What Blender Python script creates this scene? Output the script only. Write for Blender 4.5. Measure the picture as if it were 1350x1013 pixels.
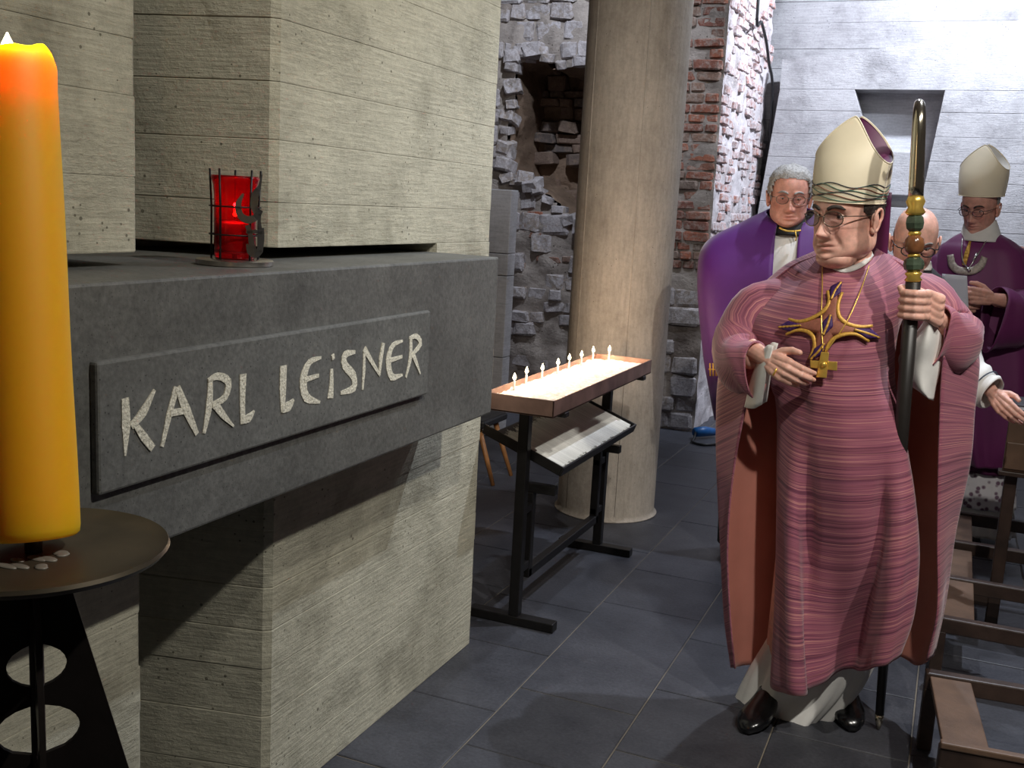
import bpy, bmesh, math, random
import numpy as np
from mathutils import Matrix, Vector, noise as mnoise
random.seed(7); rng = np.random.default_rng(7)
for o in list(bpy.data.objects): bpy.data.objects.remove(o, do_unlink=True)
S = bpy.context.scene; COL = S.collection
PI = math.pi

# ------------------------------------------------------------------ camera
F, CX, CY, EYE = 1380.0, 675.0, 506.5, 1.58          # focal length in pixels of a 1350x1013 frame
nrm = lambda a: np.asarray(a, float) / np.linalg.norm(a)
dcam = lambda u, v: np.array([(u - CX) / F, -(v - CY) / F, -1.0])
_y = nrm(dcam(1271, 300)); _z = nrm(np.cross([1, -0.054, 0], _y))
if _z[1] < 0: _z = -_z
_x = np.cross(_y, _z); RW = np.array([_x, _y, _z]); O3 = np.array([0, 0, EYE])
cd = bpy.data.cameras.new('camera'); cam = bpy.data.objects.new('camera', cd); COL.objects.link(cam)
cd.sensor_fit = 'HORIZONTAL'; cd.sensor_width = 36.0; cd.lens = F / 1350 * 36; cd.clip_start = .02
cam.matrix_world = Matrix.Translation((0, 0, EYE)) @ Matrix(RW.tolist()).to_4x4()
S.camera = cam
def ray(u, v): return nrm(RW @ dcam(u, v))
def on(u, v, ax, val):
    r = ray(u, v); return O3 + r * ((val - O3[ax]) / r[ax])
def gnd(u, v, z=0.0): return on(u, v, 2, z)

# ------------------------------------------------------------------ world, exposure, lamps
w = bpy.data.worlds.new('world'); S.world = w; w.use_nodes = True
bg = w.node_tree.nodes['Background']; bg.inputs[0].default_value = (.80, .86, 1, 1); bg.inputs[1].default_value = .02
S.view_settings.view_transform = 'Standard'; S.view_settings.look = 'None'
S.view_settings.exposure = 0.33; S.view_settings.gamma = 1.0; S.view_settings.use_curve_mapping = False
def spot(name, loc, to, power, col, angle, blend=.5, size=.06):
    l = bpy.data.lights.new(name, 'SPOT'); l.energy = power; l.color = col; l.spot_size = math.radians(angle)
    l.spot_blend = blend; l.shadow_soft_size = size
    o = bpy.data.objects.new(name, l); COL.objects.link(o); o.location = loc
    o.rotation_euler = (Vector(to) - Vector(loc)).to_track_quat('-Z', 'Y').to_euler(); return o
COOL = (.80, .87, 1.0); WARM = (1.0, .90, .74); NEU = (1, .96, .88)
spot('ceiling_spot_back_offscreen', (.3, 7.7, 4.1), (-.7, 9.3, 3.0), 520, COOL, 130, .6)
spot('ceiling_spot_rubble_offscreen', (-2.2, 5.9, 4.0), (-3.0, 7.6, 2.2), 170, COOL, 75, .7)
spot('ceiling_spot_brick_offscreen', (.3, 6.6, 3.9), (-1.7, 8.2, 1.7), 130, COOL, 70, .5)
spot('ceiling_spot_aisle_offscreen', (.4, 4.75, 4.15), (-.7, 3.0, 0), 260, COOL, 62, .5, .03)
spot('ceiling_spot_rear_aisle_offscreen', (-.6, 5.9, 4.15), (-1.0, 4.4, 0), 130, COOL, 75, .6)
spot('ceiling_spot_tomb_offscreen', (1.7, 1.5, 4.1), (-1.45, 2.3, 1.3), 270, NEU, 80, .6)
spot('ceiling_spot_front_offscreen', (.9, .3, 4.1), (-.2, 3.9, 1.3), 230, NEU, 70, .7)

# ------------------------------------------------------------------ materials
MATS = {}
def nodes(name):
    m = bpy.data.materials.new(name); m.use_nodes = True; nt = m.node_tree
    b = nt.nodes['Principled BSDF']; return m, nt, b
def N(nt, t, **kw):
    n = nt.nodes.new(t)
    for k, v in kw.items():
        if k.startswith('i_'): n.inputs[k[2:].replace('_', ' ')].default_value = v
        else: setattr(n, k, v)
    return n
def lin(c):
    if max(c) > 1.001: c = [x / 255 for x in c]
    return tuple([(x / 12.92 if x <= .04045 else ((x + .055) / 1.055) ** 2.4) for x in c[:3]]) + (1,)
def ramp(nt, fac, stops):
    r = N(nt, 'ShaderNodeValToRGB'); e = r.color_ramp.elements
    while len(e) < len(stops): e.new(.5)
    for q, (p, c) in zip(e, stops): q.position = p; q.color = c if len(c) == 4 else lin(c)
    nt.links.new(fac, r.inputs[0]); return r
def noise_tex(nt, vec, scale, detail=4, rough=.55, stretch=None):
    if stretch:
        mp = N(nt, 'ShaderNodeMapping'); mp.inputs['Scale'].default_value = stretch
        nt.links.new(vec, mp.inputs[0]); vec = mp.outputs[0]
    n = N(nt, 'ShaderNodeTexNoise'); n.inputs['Scale'].default_value = scale
    n.inputs['Detail'].default_value = detail; n.inputs['Roughness'].default_value = rough
    nt.links.new(vec, n.inputs['Vector']); return n
def mix(nt, fac, a, b, mode='MIX'):
    m = N(nt, 'ShaderNodeMix', data_type='RGBA', blend_type=mode)
    for s, v in ((m.inputs[0], fac), (m.inputs[6], a), (m.inputs[7], b)):
        if hasattr(v, 'is_output'): nt.links.new(v, s)
        else: s.default_value = v
    return m.outputs[2]
def bump(nt, b, h, strength, dist=.01):
    n = N(nt, 'ShaderNodeBump'); n.inputs['Strength'].default_value = strength; n.inputs['Distance'].default_value = dist
    nt.links.new(h, n.inputs['Height']); nt.links.new(n.outputs[0], b.inputs['Normal']); return n
def plain(name, c, rough=.6, metal=0., var=.15, scale=25, bmp=0., bscale=80, sheen=0, spec=None, obj_rand=0):
    if name in MATS: return MATS[name]
    m, nt, b = nodes(name); c = lin(c)
    tc = N(nt, 'ShaderNodeTexCoord'); vec = tc.outputs['Object']
    n = noise_tex(nt, vec, scale)
    lo = tuple(x * (1 - var) for x in c[:3]) + (1,); hi = tuple(min(1, x * (1 + var)) for x in c[:3]) + (1,)
    r = ramp(nt, n.outputs[0], [(.3, lo), (.7, hi)]); col = r.outputs[0]
    if obj_rand:
        oi = N(nt, 'ShaderNodeObjectInfo'); rr = ramp(nt, oi.outputs['Random'], [(0, (1 - obj_rand,) * 3 + (1,)), (1, (1, 1, 1, 1))])
        col = mix(nt, 1.0, col, rr.outputs[0], 'MULTIPLY')
    nt.links.new(col, b.inputs['Base Color'])
    b.inputs['Roughness'].default_value = rough; b.inputs['Metallic'].default_value = metal
    if spec is not None: b.inputs['Specular IOR Level'].default_value = spec
    if sheen: b.inputs['Sheen Weight'].default_value = sheen; b.inputs['Sheen Roughness'].default_value = .4
    if bmp: bump(nt, b, noise_tex(nt, vec, bscale, 6).outputs[0], bmp, .004)
    MATS[name] = m; return m
def concrete(name, c, dark, grain=(1, 1, 14), pits=.115, bmp=.6, warmvar=None, pitscale=42):
    m, nt, b = nodes(name); tc = N(nt, 'ShaderNodeTexCoord'); vec = tc.outputs['Object']
    big = noise_tex(nt, vec, 2.6, 7, .66); fine = noise_tex(nt, vec, 60, 6, .7); gr = noise_tex(nt, vec, 9, 6, .65, grain)
    cr = ramp(nt, big.outputs[0], [(.28, dark), (.5, c), (.75, tuple(min(255, x * 1.07) for x in c))])
    g = ramp(nt, gr.outputs[0], [(.3, (.72, .72, .72, 1)), (.6, (1, 1, 1, 1))])
    f2 = ramp(nt, fine.outputs[0], [(.3, (.8, .8, .8, 1)), (.6, (1, 1, 1, 1))])
    col = mix(nt, .75, cr.outputs[0], g.outputs[0], 'MULTIPLY'); col = mix(nt, .8, col, f2.outputs[0], 'MULTIPLY')
    vo = N(nt, 'ShaderNodeTexVoronoi'); vo.inputs['Scale'].default_value = pitscale; nt.links.new(vec, vo.inputs['Vector'])
    sel = noise_tex(nt, vec, 7, 3)                       # blow holes come in patches
    mm = N(nt, 'ShaderNodeMath', operation='MULTIPLY'); nt.links.new(sel.outputs[0], mm.inputs[0]); mm.inputs[1].default_value = pits * 5
    ad = N(nt, 'ShaderNodeMath', operation='SUBTRACT'); nt.links.new(mm.outputs[0], ad.inputs[0]); ad.inputs[1].default_value = pits * 1.9
    lt = N(nt, 'ShaderNodeMath', operation='LESS_THAN'); nt.links.new(vo.outputs['Distance'], lt.inputs[0]); nt.links.new(ad.outputs[0], lt.inputs[1])
    col = mix(nt, lt.outputs[0], col, lin([x * .8 for x in dark]))
    nt.links.new(col, b.inputs['Base Color']); b.inputs['Roughness'].default_value = .85; b.inputs['Specular IOR Level'].default_value = .25
    rp = noise_tex(nt, vec, 30, 6, .75, (grain[0], grain[1], 2.5)); msk = ramp(nt, noise_tex(nt, vec, 3.3, 3).outputs[0], [(.52, (0, 0, 0, 1)), (.66, (1, 1, 1, 1))])
    rm = N(nt, 'ShaderNodeMath', operation='MULTIPLY'); nt.links.new(rp.outputs[0], rm.inputs[0]); nt.links.new(msk.outputs[0], rm.inputs[1]); rm2 = N(nt, 'ShaderNodeMath', operation='MULTIPLY_ADD'); nt.links.new(rm.outputs[0], rm2.inputs[0]); rm2.inputs[1].default_value = 3.0; nt.links.new(gr.outputs[0], rm2.inputs[2])
    h1 = N(nt, 'ShaderNodeMath', operation='ADD'); nt.links.new(rm2.outputs[0], h1.inputs[0]); nt.links.new(fine.outputs[0], h1.inputs[1])
    h2 = N(nt, 'ShaderNodeMath', operation='SUBTRACT'); nt.links.new(h1.outputs[0], h2.inputs[0]); nt.links.new(lt.outputs[0], h2.inputs[1])
    bump(nt, b, h2.outputs[0], bmp, .006); MATS[name] = m; return m
concrete('pier_concrete', (196, 192, 172), (150, 146, 128))
concrete('grey_concrete', (176, 174, 176), (138, 136, 138))
concrete('column_concrete', (186, 176, 164), (160, 150, 138), grain=(6, 6, 1), bmp=.3, pits=.07, pitscale=34)
concrete('block_concrete', (196, 196, 200), (170, 170, 174), bmp=.2, pits=.03)
concrete('mortar', (168, 158, 150), (118, 106, 98), grain=(1, 1, 2), bmp=1.0, pits=.12, pitscale=22)
concrete('mortar_washed', (205, 198, 200), (165, 150, 146), grain=(1, 1, 2), bmp=1.0, pits=.12, pitscale=22)
concrete('niche_rubble', (134, 112, 94), (104, 86, 72), grain=(1, 1, 3), bmp=1.0, pits=.12, pitscale=16)
def slate(name, c, dark, rough, speck=0):
    m, nt, b = nodes(name); tc = N(nt, 'ShaderNodeTexCoord'); vec = tc.outputs['Object']
    geo = N(nt, 'ShaderNodeNewGeometry'); pv = geo.outputs['Position']
    n1 = noise_tex(nt, pv, 5, 6, .65); n2 = noise_tex(nt, pv, 90, 4, .6)
    r = ramp(nt, n1.outputs[0], [(.3, dark), (.7, c)]); r2 = ramp(nt, n2.outputs[0], [(.3, (.7, .7, .7, 1)), (.7, (1.15, 1.15, 1.15, 1))])
    col = mix(nt, 1, r.outputs[0], r2.outputs[0], 'MULTIPLY')
    oi = N(nt, 'ShaderNodeObjectInfo'); rr = ramp(nt, oi.outputs['Random'], [(0, (.75, .75, .75, 1)), (1, (1, 1, 1, 1))])
    col = mix(nt, .8, col, rr.outputs[0], 'MULTIPLY')
    if speck:
        vo = N(nt, 'ShaderNodeTexVoronoi'); vo.inputs['Scale'].default_value = speck; nt.links.new(pv, vo.inputs['Vector'])
        lt = N(nt, 'ShaderNodeMath', operation='LESS_THAN'); nt.links.new(vo.outputs['Distance'], lt.inputs[0]); lt.inputs[1].default_value = .12
        col = mix(nt, lt.outputs[0], col, lin([x * .65 for x in dark]))
    nt.links.new(col, b.inputs['Base Color']); b.inputs['Roughness'].default_value = rough
    bump(nt, b, n2.outputs[0], .35, .003); MATS[name] = m
slate('slate', (78, 79, 86), (54, 55, 62), .5)
slate('basalt', (112, 112, 108), (84, 84, 81), .55, speck=110)
slate('basalt_panel', (112, 112, 108), (84, 84, 81), .7, speck=75)
plain('grout', (120, 112, 100), .9)
plain('chisel', (215, 210, 192), .9, var=.35, scale=220, bmp=1, bscale=160)
def brick_mat(name, cols, wash, amount):
    m, nt, b = nodes(name); geo = N(nt, 'ShaderNodeNewGeometry'); pv = geo.outputs['Position']
    oi = N(nt, 'ShaderNodeObjectInfo'); r = ramp(nt, oi.outputs['Random'], [(i / (len(cols) - 1), c) for i, c in enumerate(cols)])
    n = noise_tex(nt, pv, 26, 6, .7); wr = ramp(nt, n.outputs[0], [(.5 - amount * .3, (1, 1, 1, 1)), (.72 - amount * .3, (0, 0, 0, 1))])
    inv = N(nt, 'ShaderNodeInvert'); nt.links.new(wr.outputs[0], inv.inputs[1])
    col = mix(nt, inv.outputs[0], r.outputs[0], lin(wash))
    n2 = noise_tex(nt, pv, 70, 5, .7); r2 = ramp(nt, n2.outputs[0], [(.3, (.65, .65, .65, 1)), (.7, (1.1, 1.1, 1.1, 1))])
    col = mix(nt, .9, col, r2.outputs[0], 'MULTIPLY')
    nt.links.new(col, b.inputs['Base Color']); b.inputs['Roughness'].default_value = .9; bump(nt, b, n2.outputs[0], .9, .008); MATS[name] = m
brick_mat('brick', [(150, 92, 72), (128, 84, 72), (165, 100, 76), (120, 104, 94), (142, 112, 96)], (165, 150, 140), .15)
brick_mat('brick_washed', [(178, 108, 86), (160, 100, 84), (150, 120, 108), (190, 118, 92)], (205, 196, 198), .5)
brick_mat('rubble', [(150, 142, 140), (170, 162, 160), (138, 128, 120), (160, 146, 134)], (190, 184, 186), .4)
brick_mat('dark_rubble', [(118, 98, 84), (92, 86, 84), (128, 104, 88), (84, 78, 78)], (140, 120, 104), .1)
plain('black_iron', (38, 36, 36), .45, .6, bmp=.1)
plain('stand_iron', (40, 35, 33), .42, .55, bmp=.1)
plain('dish_bronze', (84, 76, 62), .42, .6, var=.3, scale=12)
plain('tray_copper', (150, 120, 108), .38, .75, var=.35, scale=9)
plain('sand', (232, 214, 196), .95, var=.3, scale=60, bmp=1, bscale=120)
plain('old_wax', (118, 112, 102), .4, var=.3)
plain('white_wax', (240, 236, 226), .5, var=.03)
plain('taper_wax', (232, 232, 226), .45, var=.04, obj_rand=.22)
plain('wick', (60, 50, 45), .9)
plain('steel', (170, 165, 158), .22, .9, var=.1)
plain('dark_steel', (96, 94, 92), .4, .85, var=.2)
plain('dark_wood', (58, 44, 37), .45, var=.4, scale=10, bmp=.2, spec=.5)
plain('oak', (98, 76, 60), .5, var=.3, scale=8, bmp=.2)
plain('orange_wood', (150, 104, 62), .5, var=.25, scale=10)
plain('black_vinyl', (30, 30, 32), .4)
plain('blue_plastic', (30, 96, 160), .4)
plain('cable', (26, 26, 28), .5)
def emis(name, c, strength):
    m, nt, b = nodes(name); b.inputs['Base Color'].default_value = lin(c); b.inputs['Emission Color'].default_value = lin(c)
    b.inputs['Emission Strength'].default_value = strength; MATS[name] = m
emis('flame', (255, 226, 176), 14)
emis('flame_red', (255, 120, 60), 18)
def wax_orange():
    m, nt, b = nodes('orange_wax'); b.inputs['Base Color'].default_value = lin((255, 176, 10)); b.inputs['Roughness'].default_value = .55
    b.inputs['Subsurface Weight'].default_value = 1.0; b.inputs['Subsurface Radius'].default_value = (1, .5, .1); b.inputs['Subsurface Scale'].default_value = .06
    n = noise_tex(nt, N(nt, 'ShaderNodeTexCoord').outputs['Object'], 30, 3); bump(nt, b, n.outputs[0], .06, .003); MATS['orange_wax'] = m
wax_orange()
def red_glass():
    m, nt, b = nodes('red_glass'); b.inputs['Base Color'].default_value = lin((225, 18, 30)); b.inputs['Roughness'].default_value = .08
    b.inputs['Transmission Weight'].default_value = .85; b.inputs['IOR'].default_value = 1.3; MATS['red_glass'] = m
red_glass()
def clear_glass(name, tn):
    m, nt, b = nodes(name); tr = N(nt, 'ShaderNodeBsdfTransparent'); gl = N(nt, 'ShaderNodeBsdfGlossy'); gl.inputs['Roughness'].default_value = .03
    tr.inputs[0].default_value = (tn, tn * .96, tn * .96, 1)
    mx = N(nt, 'ShaderNodeMixShader'); mx.inputs[0].default_value = .09
    nt.links.new(tr.outputs[0], mx.inputs[1]); nt.links.new(gl.outputs[0], mx.inputs[2])
    nt.links.new(mx.outputs[0], nt.nodes['Material Output'].inputs[0]); MATS[name] = m
clear_glass('lens_glass', .9); clear_glass('tinted_lens', .72)
def woven(name, stops, su=2.2, sv=300.0, rough=.65):
    m, nt, b = nodes(name); tc = N(nt, 'ShaderNodeTexCoord')
    n = noise_tex(nt, tc.outputs['UV'], 1.0, 2, .5, (su, sv, 1)); n2 = noise_tex(nt, tc.outputs['UV'], 1.0, 2, .5, (su * .6, sv * .28, 1))
    r = ramp(nt, n.outputs[0], stops); r2 = ramp(nt, n2.outputs[0], [(.36, (.55, .45, .55, 1)), (.47, (1, 1, 1, 1))])
    col = mix(nt, .9, r.outputs[0], r2.outputs[0], 'MULTIPLY')
    nt.links.new(col, b.inputs['Base Color']); b.inputs['Roughness'].default_value = rough
    b.inputs['Sheen Weight'].default_value = .25; b.inputs['Specular IOR Level'].default_value = .35
    bump(nt, b, n.outputs[0], .15, .002); MATS[name] = m
woven('rose_weave', [(.28, (92, 46, 70)), (.42, (142, 80, 100)), (.56, (160, 92, 108)), (.66, (196, 134, 130))])
plain('rose_lining', (210, 140, 124), .42, var=.08, scale=6, sheen=.2)
plain('white_linen', (226, 224, 220), .8, var=.05, bmp=.1, bscale=200)
plain('cream_silk', (238, 226, 198), .55, var=.04, scale=10, sheen=.2)
plain('plum_silk', (92, 30, 74), .5, var=.1)
plain('violet_cope', (84, 24, 112), .6, var=.12, scale=5, sheen=.3)
plain('plum_chasuble', (108, 36, 92), .6, var=.1, scale=6, sheen=.3)
plain('plum_dark', (84, 28, 70), .7)
plain('black_cloth', (28, 29, 32), .8, var=.1)
plain('grey_hair', (168, 166, 164), .7, var=.35, scale=140, bmp=1, bscale=180)
plain('dark_hair', (58, 50, 46), .7, var=.3, scale=140, bmp=.8, bscale=180)
plain('shoe_leather', (16, 16, 18), .2, var=.1, spec=.6)
plain('gold', (240, 200, 100), .3, .75, var=.12, scale=40)
plain('gold_thread', (205, 158, 70), .5, .3, var=.25, scale=160)
plain('purple_thread', (58, 24, 84), .6)
plain('copper_thread', (150, 92, 74), .6, .2, var=.2, scale=150)
plain('pale_gold', (222, 212, 190), .18, 1.0, var=.08)
plain('silver', (205, 203, 200), .25, .9)
plain('green_stone', (70, 82, 66), .22, var=.4, scale=40)
plain('amber_stone', (120, 78, 50), .2, var=.35, scale=40)
plain('black_shaft', (34, 30, 28), .4)
plain('teal_thread', (70, 116, 104), .6)
plain('brown_thread', (140, 84, 68), .6)
plain('navy_thread', (58, 66, 82), .6)
plain('frame_metal', (120, 108, 96), .3, .8)
plain('frame_black', (30, 28, 30), .4)
plain('paper', (225, 228, 240), .8, var=.02)
plain('silver_braid', (176, 166, 156), .6, .3, var=.3, scale=120, bmp=.6, bscale=200)
plain('eye_white', (215, 205, 198), .3, var=.03)
plain('iris', (50, 44, 40), .2)
def lace():
    m, nt, b = nodes('lace'); tc = N(nt, 'ShaderNodeTexCoord')
    vo = N(nt, 'ShaderNodeTexVoronoi'); vo.inputs['Scale'].default_value = 32; nt.links.new(tc.outputs['Object'], vo.inputs['Vector'])
    r = ramp(nt, vo.outputs['Distance'], [(.25, (120, 92, 112)), (.45, (226, 222, 226))]); nt.links.new(r.outputs[0], b.inputs['Base Color'])
    b.inputs['Roughness'].default_value = .8; bump(nt, b, vo.outputs['Distance'], .5, .004); MATS['lace'] = m
lace()
def skin(name, c):
    m, nt, b = nodes(name); at = N(nt, 'ShaderNodeAttribute', attribute_name='tint'); tc = N(nt, 'ShaderNodeTexCoord')
    n = noise_tex(nt, tc.outputs['Object'], 45, 4); r = ramp(nt, n.outputs[0], [(.3, tuple(x * .9 for x in c)), (.7, tuple(min(255, x * 1.05) for x in c))])
    col = mix(nt, 1.0, r.outputs[0], at.outputs['Color'], 'MULTIPLY'); nt.links.new(col, b.inputs['Base Color'])
    b.inputs['Roughness'].default_value = .48; b.inputs['Subsurface Weight'].default_value = .15
    b.inputs['Subsurface Radius'].default_value = (1, .35, .2); b.inputs['Subsurface Scale'].default_value = .006
    n2 = noise_tex(nt, tc.outputs['Object'], 240, 3); bump(nt, b, n2.outputs[0], .12, .002); MATS[name] = m
skin('skin_a', (228, 176, 158)); skin('skin_b', (224, 164, 146)); skin('skin_c', (230, 178, 160)); skin('skin_d', (216, 160, 142))

# ------------------------------------------------------------------ mesh helpers
def catmull(P, n):
    P = np.asarray(P, float); m = len(P); t = np.linspace(0, m - 1, n); out = []
    Q = np.vstack([2 * P[:1] - P[1:2], P, 2 * P[-1:] - P[-2:-1]]) if m > 1 else P
    for x in t:
        i = min(int(x), m - 2); s = x - i; a, b, c, d = Q[i:i + 4]
        out.append(.5 * (2 * b + (c - a) * s + (2 * a - 5 * b + 4 * c - d) * s * s + (3 * b - a - 3 * c + d) * s ** 3))
    return np.array(out)
def gridspline(rows, nu, nv):
    A = np.array([catmull(r, nu) for r in rows]); return np.array([catmull(A[:, j], nv) for j in range(nu)]).transpose(1, 0, 2)
def gnormals(g, closed=False):
    if closed: du = np.roll(g, -1, 1) - np.roll(g, 1, 1)
    else: du = np.gradient(g, axis=1)
    dv = np.gradient(g, axis=0); n = np.cross(du, dv); return n / (np.linalg.norm(n, axis=2, keepdims=True) + 1e-12)
class MB:
    def __init__(s): s.v = []; s.f = []; s.m = []; s.uv = {}; s.tint = {}; s.swap = False
    def add(s, V, Fc, mat=0, T=None):
        o = len(s.v)
        for p in V: s.v.append(tuple(p))
        for f in Fc: s.f.append([i + o for i in f]); s.m.append(mat)
        return o
    def grid(s, g, mat=0, closed=False, flip=False, uv=True):
        nv, nu = g.shape[:2]; o = len(s.v)
        for r in g:
            for p in r: s.v.append(tuple(p))
        if uv:
            L = np.zeros((nv, nu)); L[1:] = np.cumsum(np.linalg.norm(np.diff(g, axis=0), axis=2), 0); L = L.mean(1, keepdims=True) * np.ones((1, nu))
            W = np.zeros((nv, nu)); W[:, 1:] = np.cumsum(np.linalg.norm(np.diff(g, axis=1), axis=2), 1)
            for j in range(nv):
                for i in range(nu): s.uv[o + j * nu + i] = (L[j, i], W[j, i]) if s.swap else (W[j, i], L[j, i])
        for j in range(nv - 1):
            for i in range(nu if closed else nu - 1):
                k = (i + 1) % nu; q = [o + j * nu + i, o + j * nu + k, o + (j + 1) * nu + k, o + (j + 1) * nu + i]
                s.f.append(q[::-1] if flip else q); s.m.append(mat)
        return o
    def sheet(s, g, t=.004, mo=0, mi=0, closed=False, flip=False):
        """cloth: outer surface, inner surface offset by t, and rims"""
        n = gnormals(g, closed) * (1 if not flip else -1)
        nv, nu = g.shape[:2]; a = s.grid(g, mo, closed, flip); b = s.grid(g - n * t, mi, closed, not flip)
        def rim(ids):
            for p, q in zip(ids, ids[1:]): s.f.append([a + p, b + p, b + q, a + q]); s.m.append(mo)
        top = list(range(nu)) + ([0] if closed else []); rim(top); rim([(nv - 1) * nu + i for i in top][::-1])
        if not closed: rim([j * nu for j in range(nv)][::-1]); rim([j * nu + nu - 1 for j in range(nv)])
    def tube(s, path, rad, seg=8, mat=0, caps=True, flat=None):
        P = np.asarray(path, float); n = len(P)
        R = np.full(n, rad) if np.isscalar(rad) else np.asarray(rad, float)
        T = np.gradient(P, axis=0); T /= np.linalg.norm(T, axis=1, keepdims=True) + 1e-12
        up = np.array([0, 0, 1.]) if abs(T[0][2]) < .9 else np.array([1., 0, 0]); x = nrm(np.cross(T[0], up)); o = len(s.v)
        for i in range(n):
            x = nrm(x - T[i] * np.dot(x, T[i])); y = np.cross(T[i], x)
            for k in range(seg):
                a = 2 * PI * k / seg; s.v.append(tuple(P[i] + R[i] * (x * math.cos(a) + y * math.sin(a) * (flat or 1))))
        for i in range(n - 1):
            for k in range(seg):
                l = (k + 1) % seg; s.f.append([o + i * seg + k, o + i * seg + l, o + (i + 1) * seg + l, o + (i + 1) * seg + k]); s.m.append(mat)
        if caps:
            s.f.append([o + k for k in range(seg)][::-1]); s.m.append(mat); s.f.append([o + (n - 1) * seg + k for k in range(seg)]); s.m.append(mat)
        return o
    def lathe(s, prof, c=(0, 0, 0), seg=32, mat=0, caps=True):
        c = np.asarray(c, float); o = len(s.v); n = len(prof)
        for r, z in prof:
            for k in range(seg): a = 2 * PI * k / seg; s.v.append((c[0] + r * math.cos(a), c[1] + r * math.sin(a), c[2] + z))
        for i in range(n - 1):
            for k in range(seg):
                l = (k + 1) % seg; s.f.append([o + i * seg + k, o + i * seg + l, o + (i + 1) * seg + l, o + (i + 1) * seg + k]); s.m.append(mat)
        if caps:
            s.f.append([o + k for k in range(seg)][::-1]); s.m.append(mat); s.f.append([o + (n - 1) * seg + k for k in range(seg)]); s.m.append(mat)
        return o
    def box(s, lo, hi, mat=0, M=None):
        V = [np.array([x, y, z]) for x in (lo[0], hi[0]) for y in (lo[1], hi[1]) for z in (lo[2], hi[2])]
        if M is not None: V = [np.array(M @ Vector(v)) for v in V]
        return s.add(V, [(0, 1, 3, 2), (4, 6, 7, 5), (0, 4, 5, 1), (2, 3, 7, 6), (0, 2, 6, 4), (1, 5, 7, 3)], mat)
    def ball(s, c, r, seg=12, rings=8, mat=0, M=None):
        r = np.broadcast_to(np.asarray(r, float), 3); V = []; o = len(s.v)
        for i in range(rings + 1):
            p = PI * i / rings
            for k in range(seg):
                a = 2 * PI * k / seg; q = Vector((r[0] * math.sin(p) * math.cos(a), r[1] * math.sin(p) * math.sin(a), r[2] * math.cos(p)))
                if M is not None: q = M @ q
                V.append((c[0] + q[0], c[1] + q[1], c[2] + q[2]))
        Fc = [(i * seg + k, (i + 1) * seg + k, (i + 1) * seg + (k + 1) % seg, i * seg + (k + 1) % seg) for i in range(rings) for k in range(seg)]
        return s.add(V, Fc, mat)
    def prism(s, poly, off, mat=0):
        """flat polygon (3D points) extruded by vector off"""
        n = len(poly); P = [np.asarray(p, float) for p in poly]; off = np.asarray(off, float)
        V = P + [p + off for p in P]
        return s.add(V, [tuple(range(n))[::-1], tuple(range(n, 2 * n))] + [(i, (i + 1) % n, n + (i + 1) % n, n + i) for i in range(n)], mat)
    def xform(s, o, M):
        for i in range(o, len(s.v)): s.v[i] = tuple(M @ Vector(s.v[i]))
    def mesh(s, name, mats, smooth=True):
        me = bpy.data.meshes.new(name); me.from_pydata(s.v, [], s.f)
        for m in ([mats] if isinstance(mats, str) else mats): me.materials.append(MATS[m])
        me.polygons.foreach_set('material_index', s.m)
        if s.uv:
            ul = me.uv_layers.new(name='UVMap'); li = np.zeros(len(me.loops), int); me.loops.foreach_get('vertex_index', li)
            U = np.zeros((len(s.v), 2)); 
            for k, q in s.uv.items(): U[k] = q
            ul.data.foreach_set('uv', U[li].astype(np.float32).ravel())
        if s.tint:
            ca = me.color_attributes.new('tint', 'FLOAT_COLOR', 'POINT'); C = np.ones((len(s.v), 4), np.float32)
            for k, q in s.tint.items(): C[k, :3] = q
            ca.data.foreach_set('color', C.ravel())
        bm = bmesh.new(); bm.from_mesh(me); bmesh.ops.remove_doubles(bm, verts=bm.verts, dist=1e-6); bmesh.ops.recalc_face_normals(bm, faces=bm.faces) if not getattr(s, 'keepn', False) else None
        bm.to_mesh(me); bm.free()
        me.polygons.foreach_set('use_smooth', [smooth] * len(me.polygons)); me.update(); return me
    def build(s, name, mats, parent=None, smooth=True, bevel=0, autosm=None):
        o = bpy.data.objects.new(name, s.mesh(name, mats, smooth)); COL.objects.link(o)
        if bevel:
            b = o.modifiers.new('bevel', 'BEVEL'); b.width = bevel; b.segments = 2; b.limit_method = 'ANGLE'; b.angle_limit = .6
        if autosm: o.data.set_sharp_from_angle(angle=autosm)
        if parent is not None: attach(o, parent)
        return o
def attach(o, p):
    o.parent = p
    if not o.get('local'): o.matrix_parent_inverse = Matrix.LocRotScale(p.location, p.rotation_euler, p.scale).inverted() if p.parent is None else pw(p).inverted()
def pw(o):
    m = o.matrix_basis if hasattr(o, 'matrix_basis') else Matrix.LocRotScale(o.location, o.rotation_euler, o.scale)
    return m if o.parent is None else pw(o.parent) @ o.matrix_parent_inverse @ m
def tag(o, label=None, cat=None, group=None, kind=None):
    for k, v in (('label', label), ('category', cat), ('group', group), ('kind', kind)):
        if v: o[k] = v
    return o
def thing(name, label, cat, loc=(0, 0, 0), group=None):
    o = bpy.data.objects.new(name, None); COL.objects.link(o); o.location = loc; o.empty_display_size = .1
    return tag(o, label, cat, group)
def inst(name, me, parent, loc, rot=(0, 0, 0), scale=(1, 1, 1)):
    o = bpy.data.objects.new(name, me); COL.objects.link(o); o.location = loc; o.rotation_euler = rot; o.scale = scale
    if parent is not None: attach(o, parent)
    return o
def bx(name, lo, hi, mat, parent=None, bevel=.003):
    m = MB(); m.box(lo, hi); return m.build(name, mat, parent, False, bevel)
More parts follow.
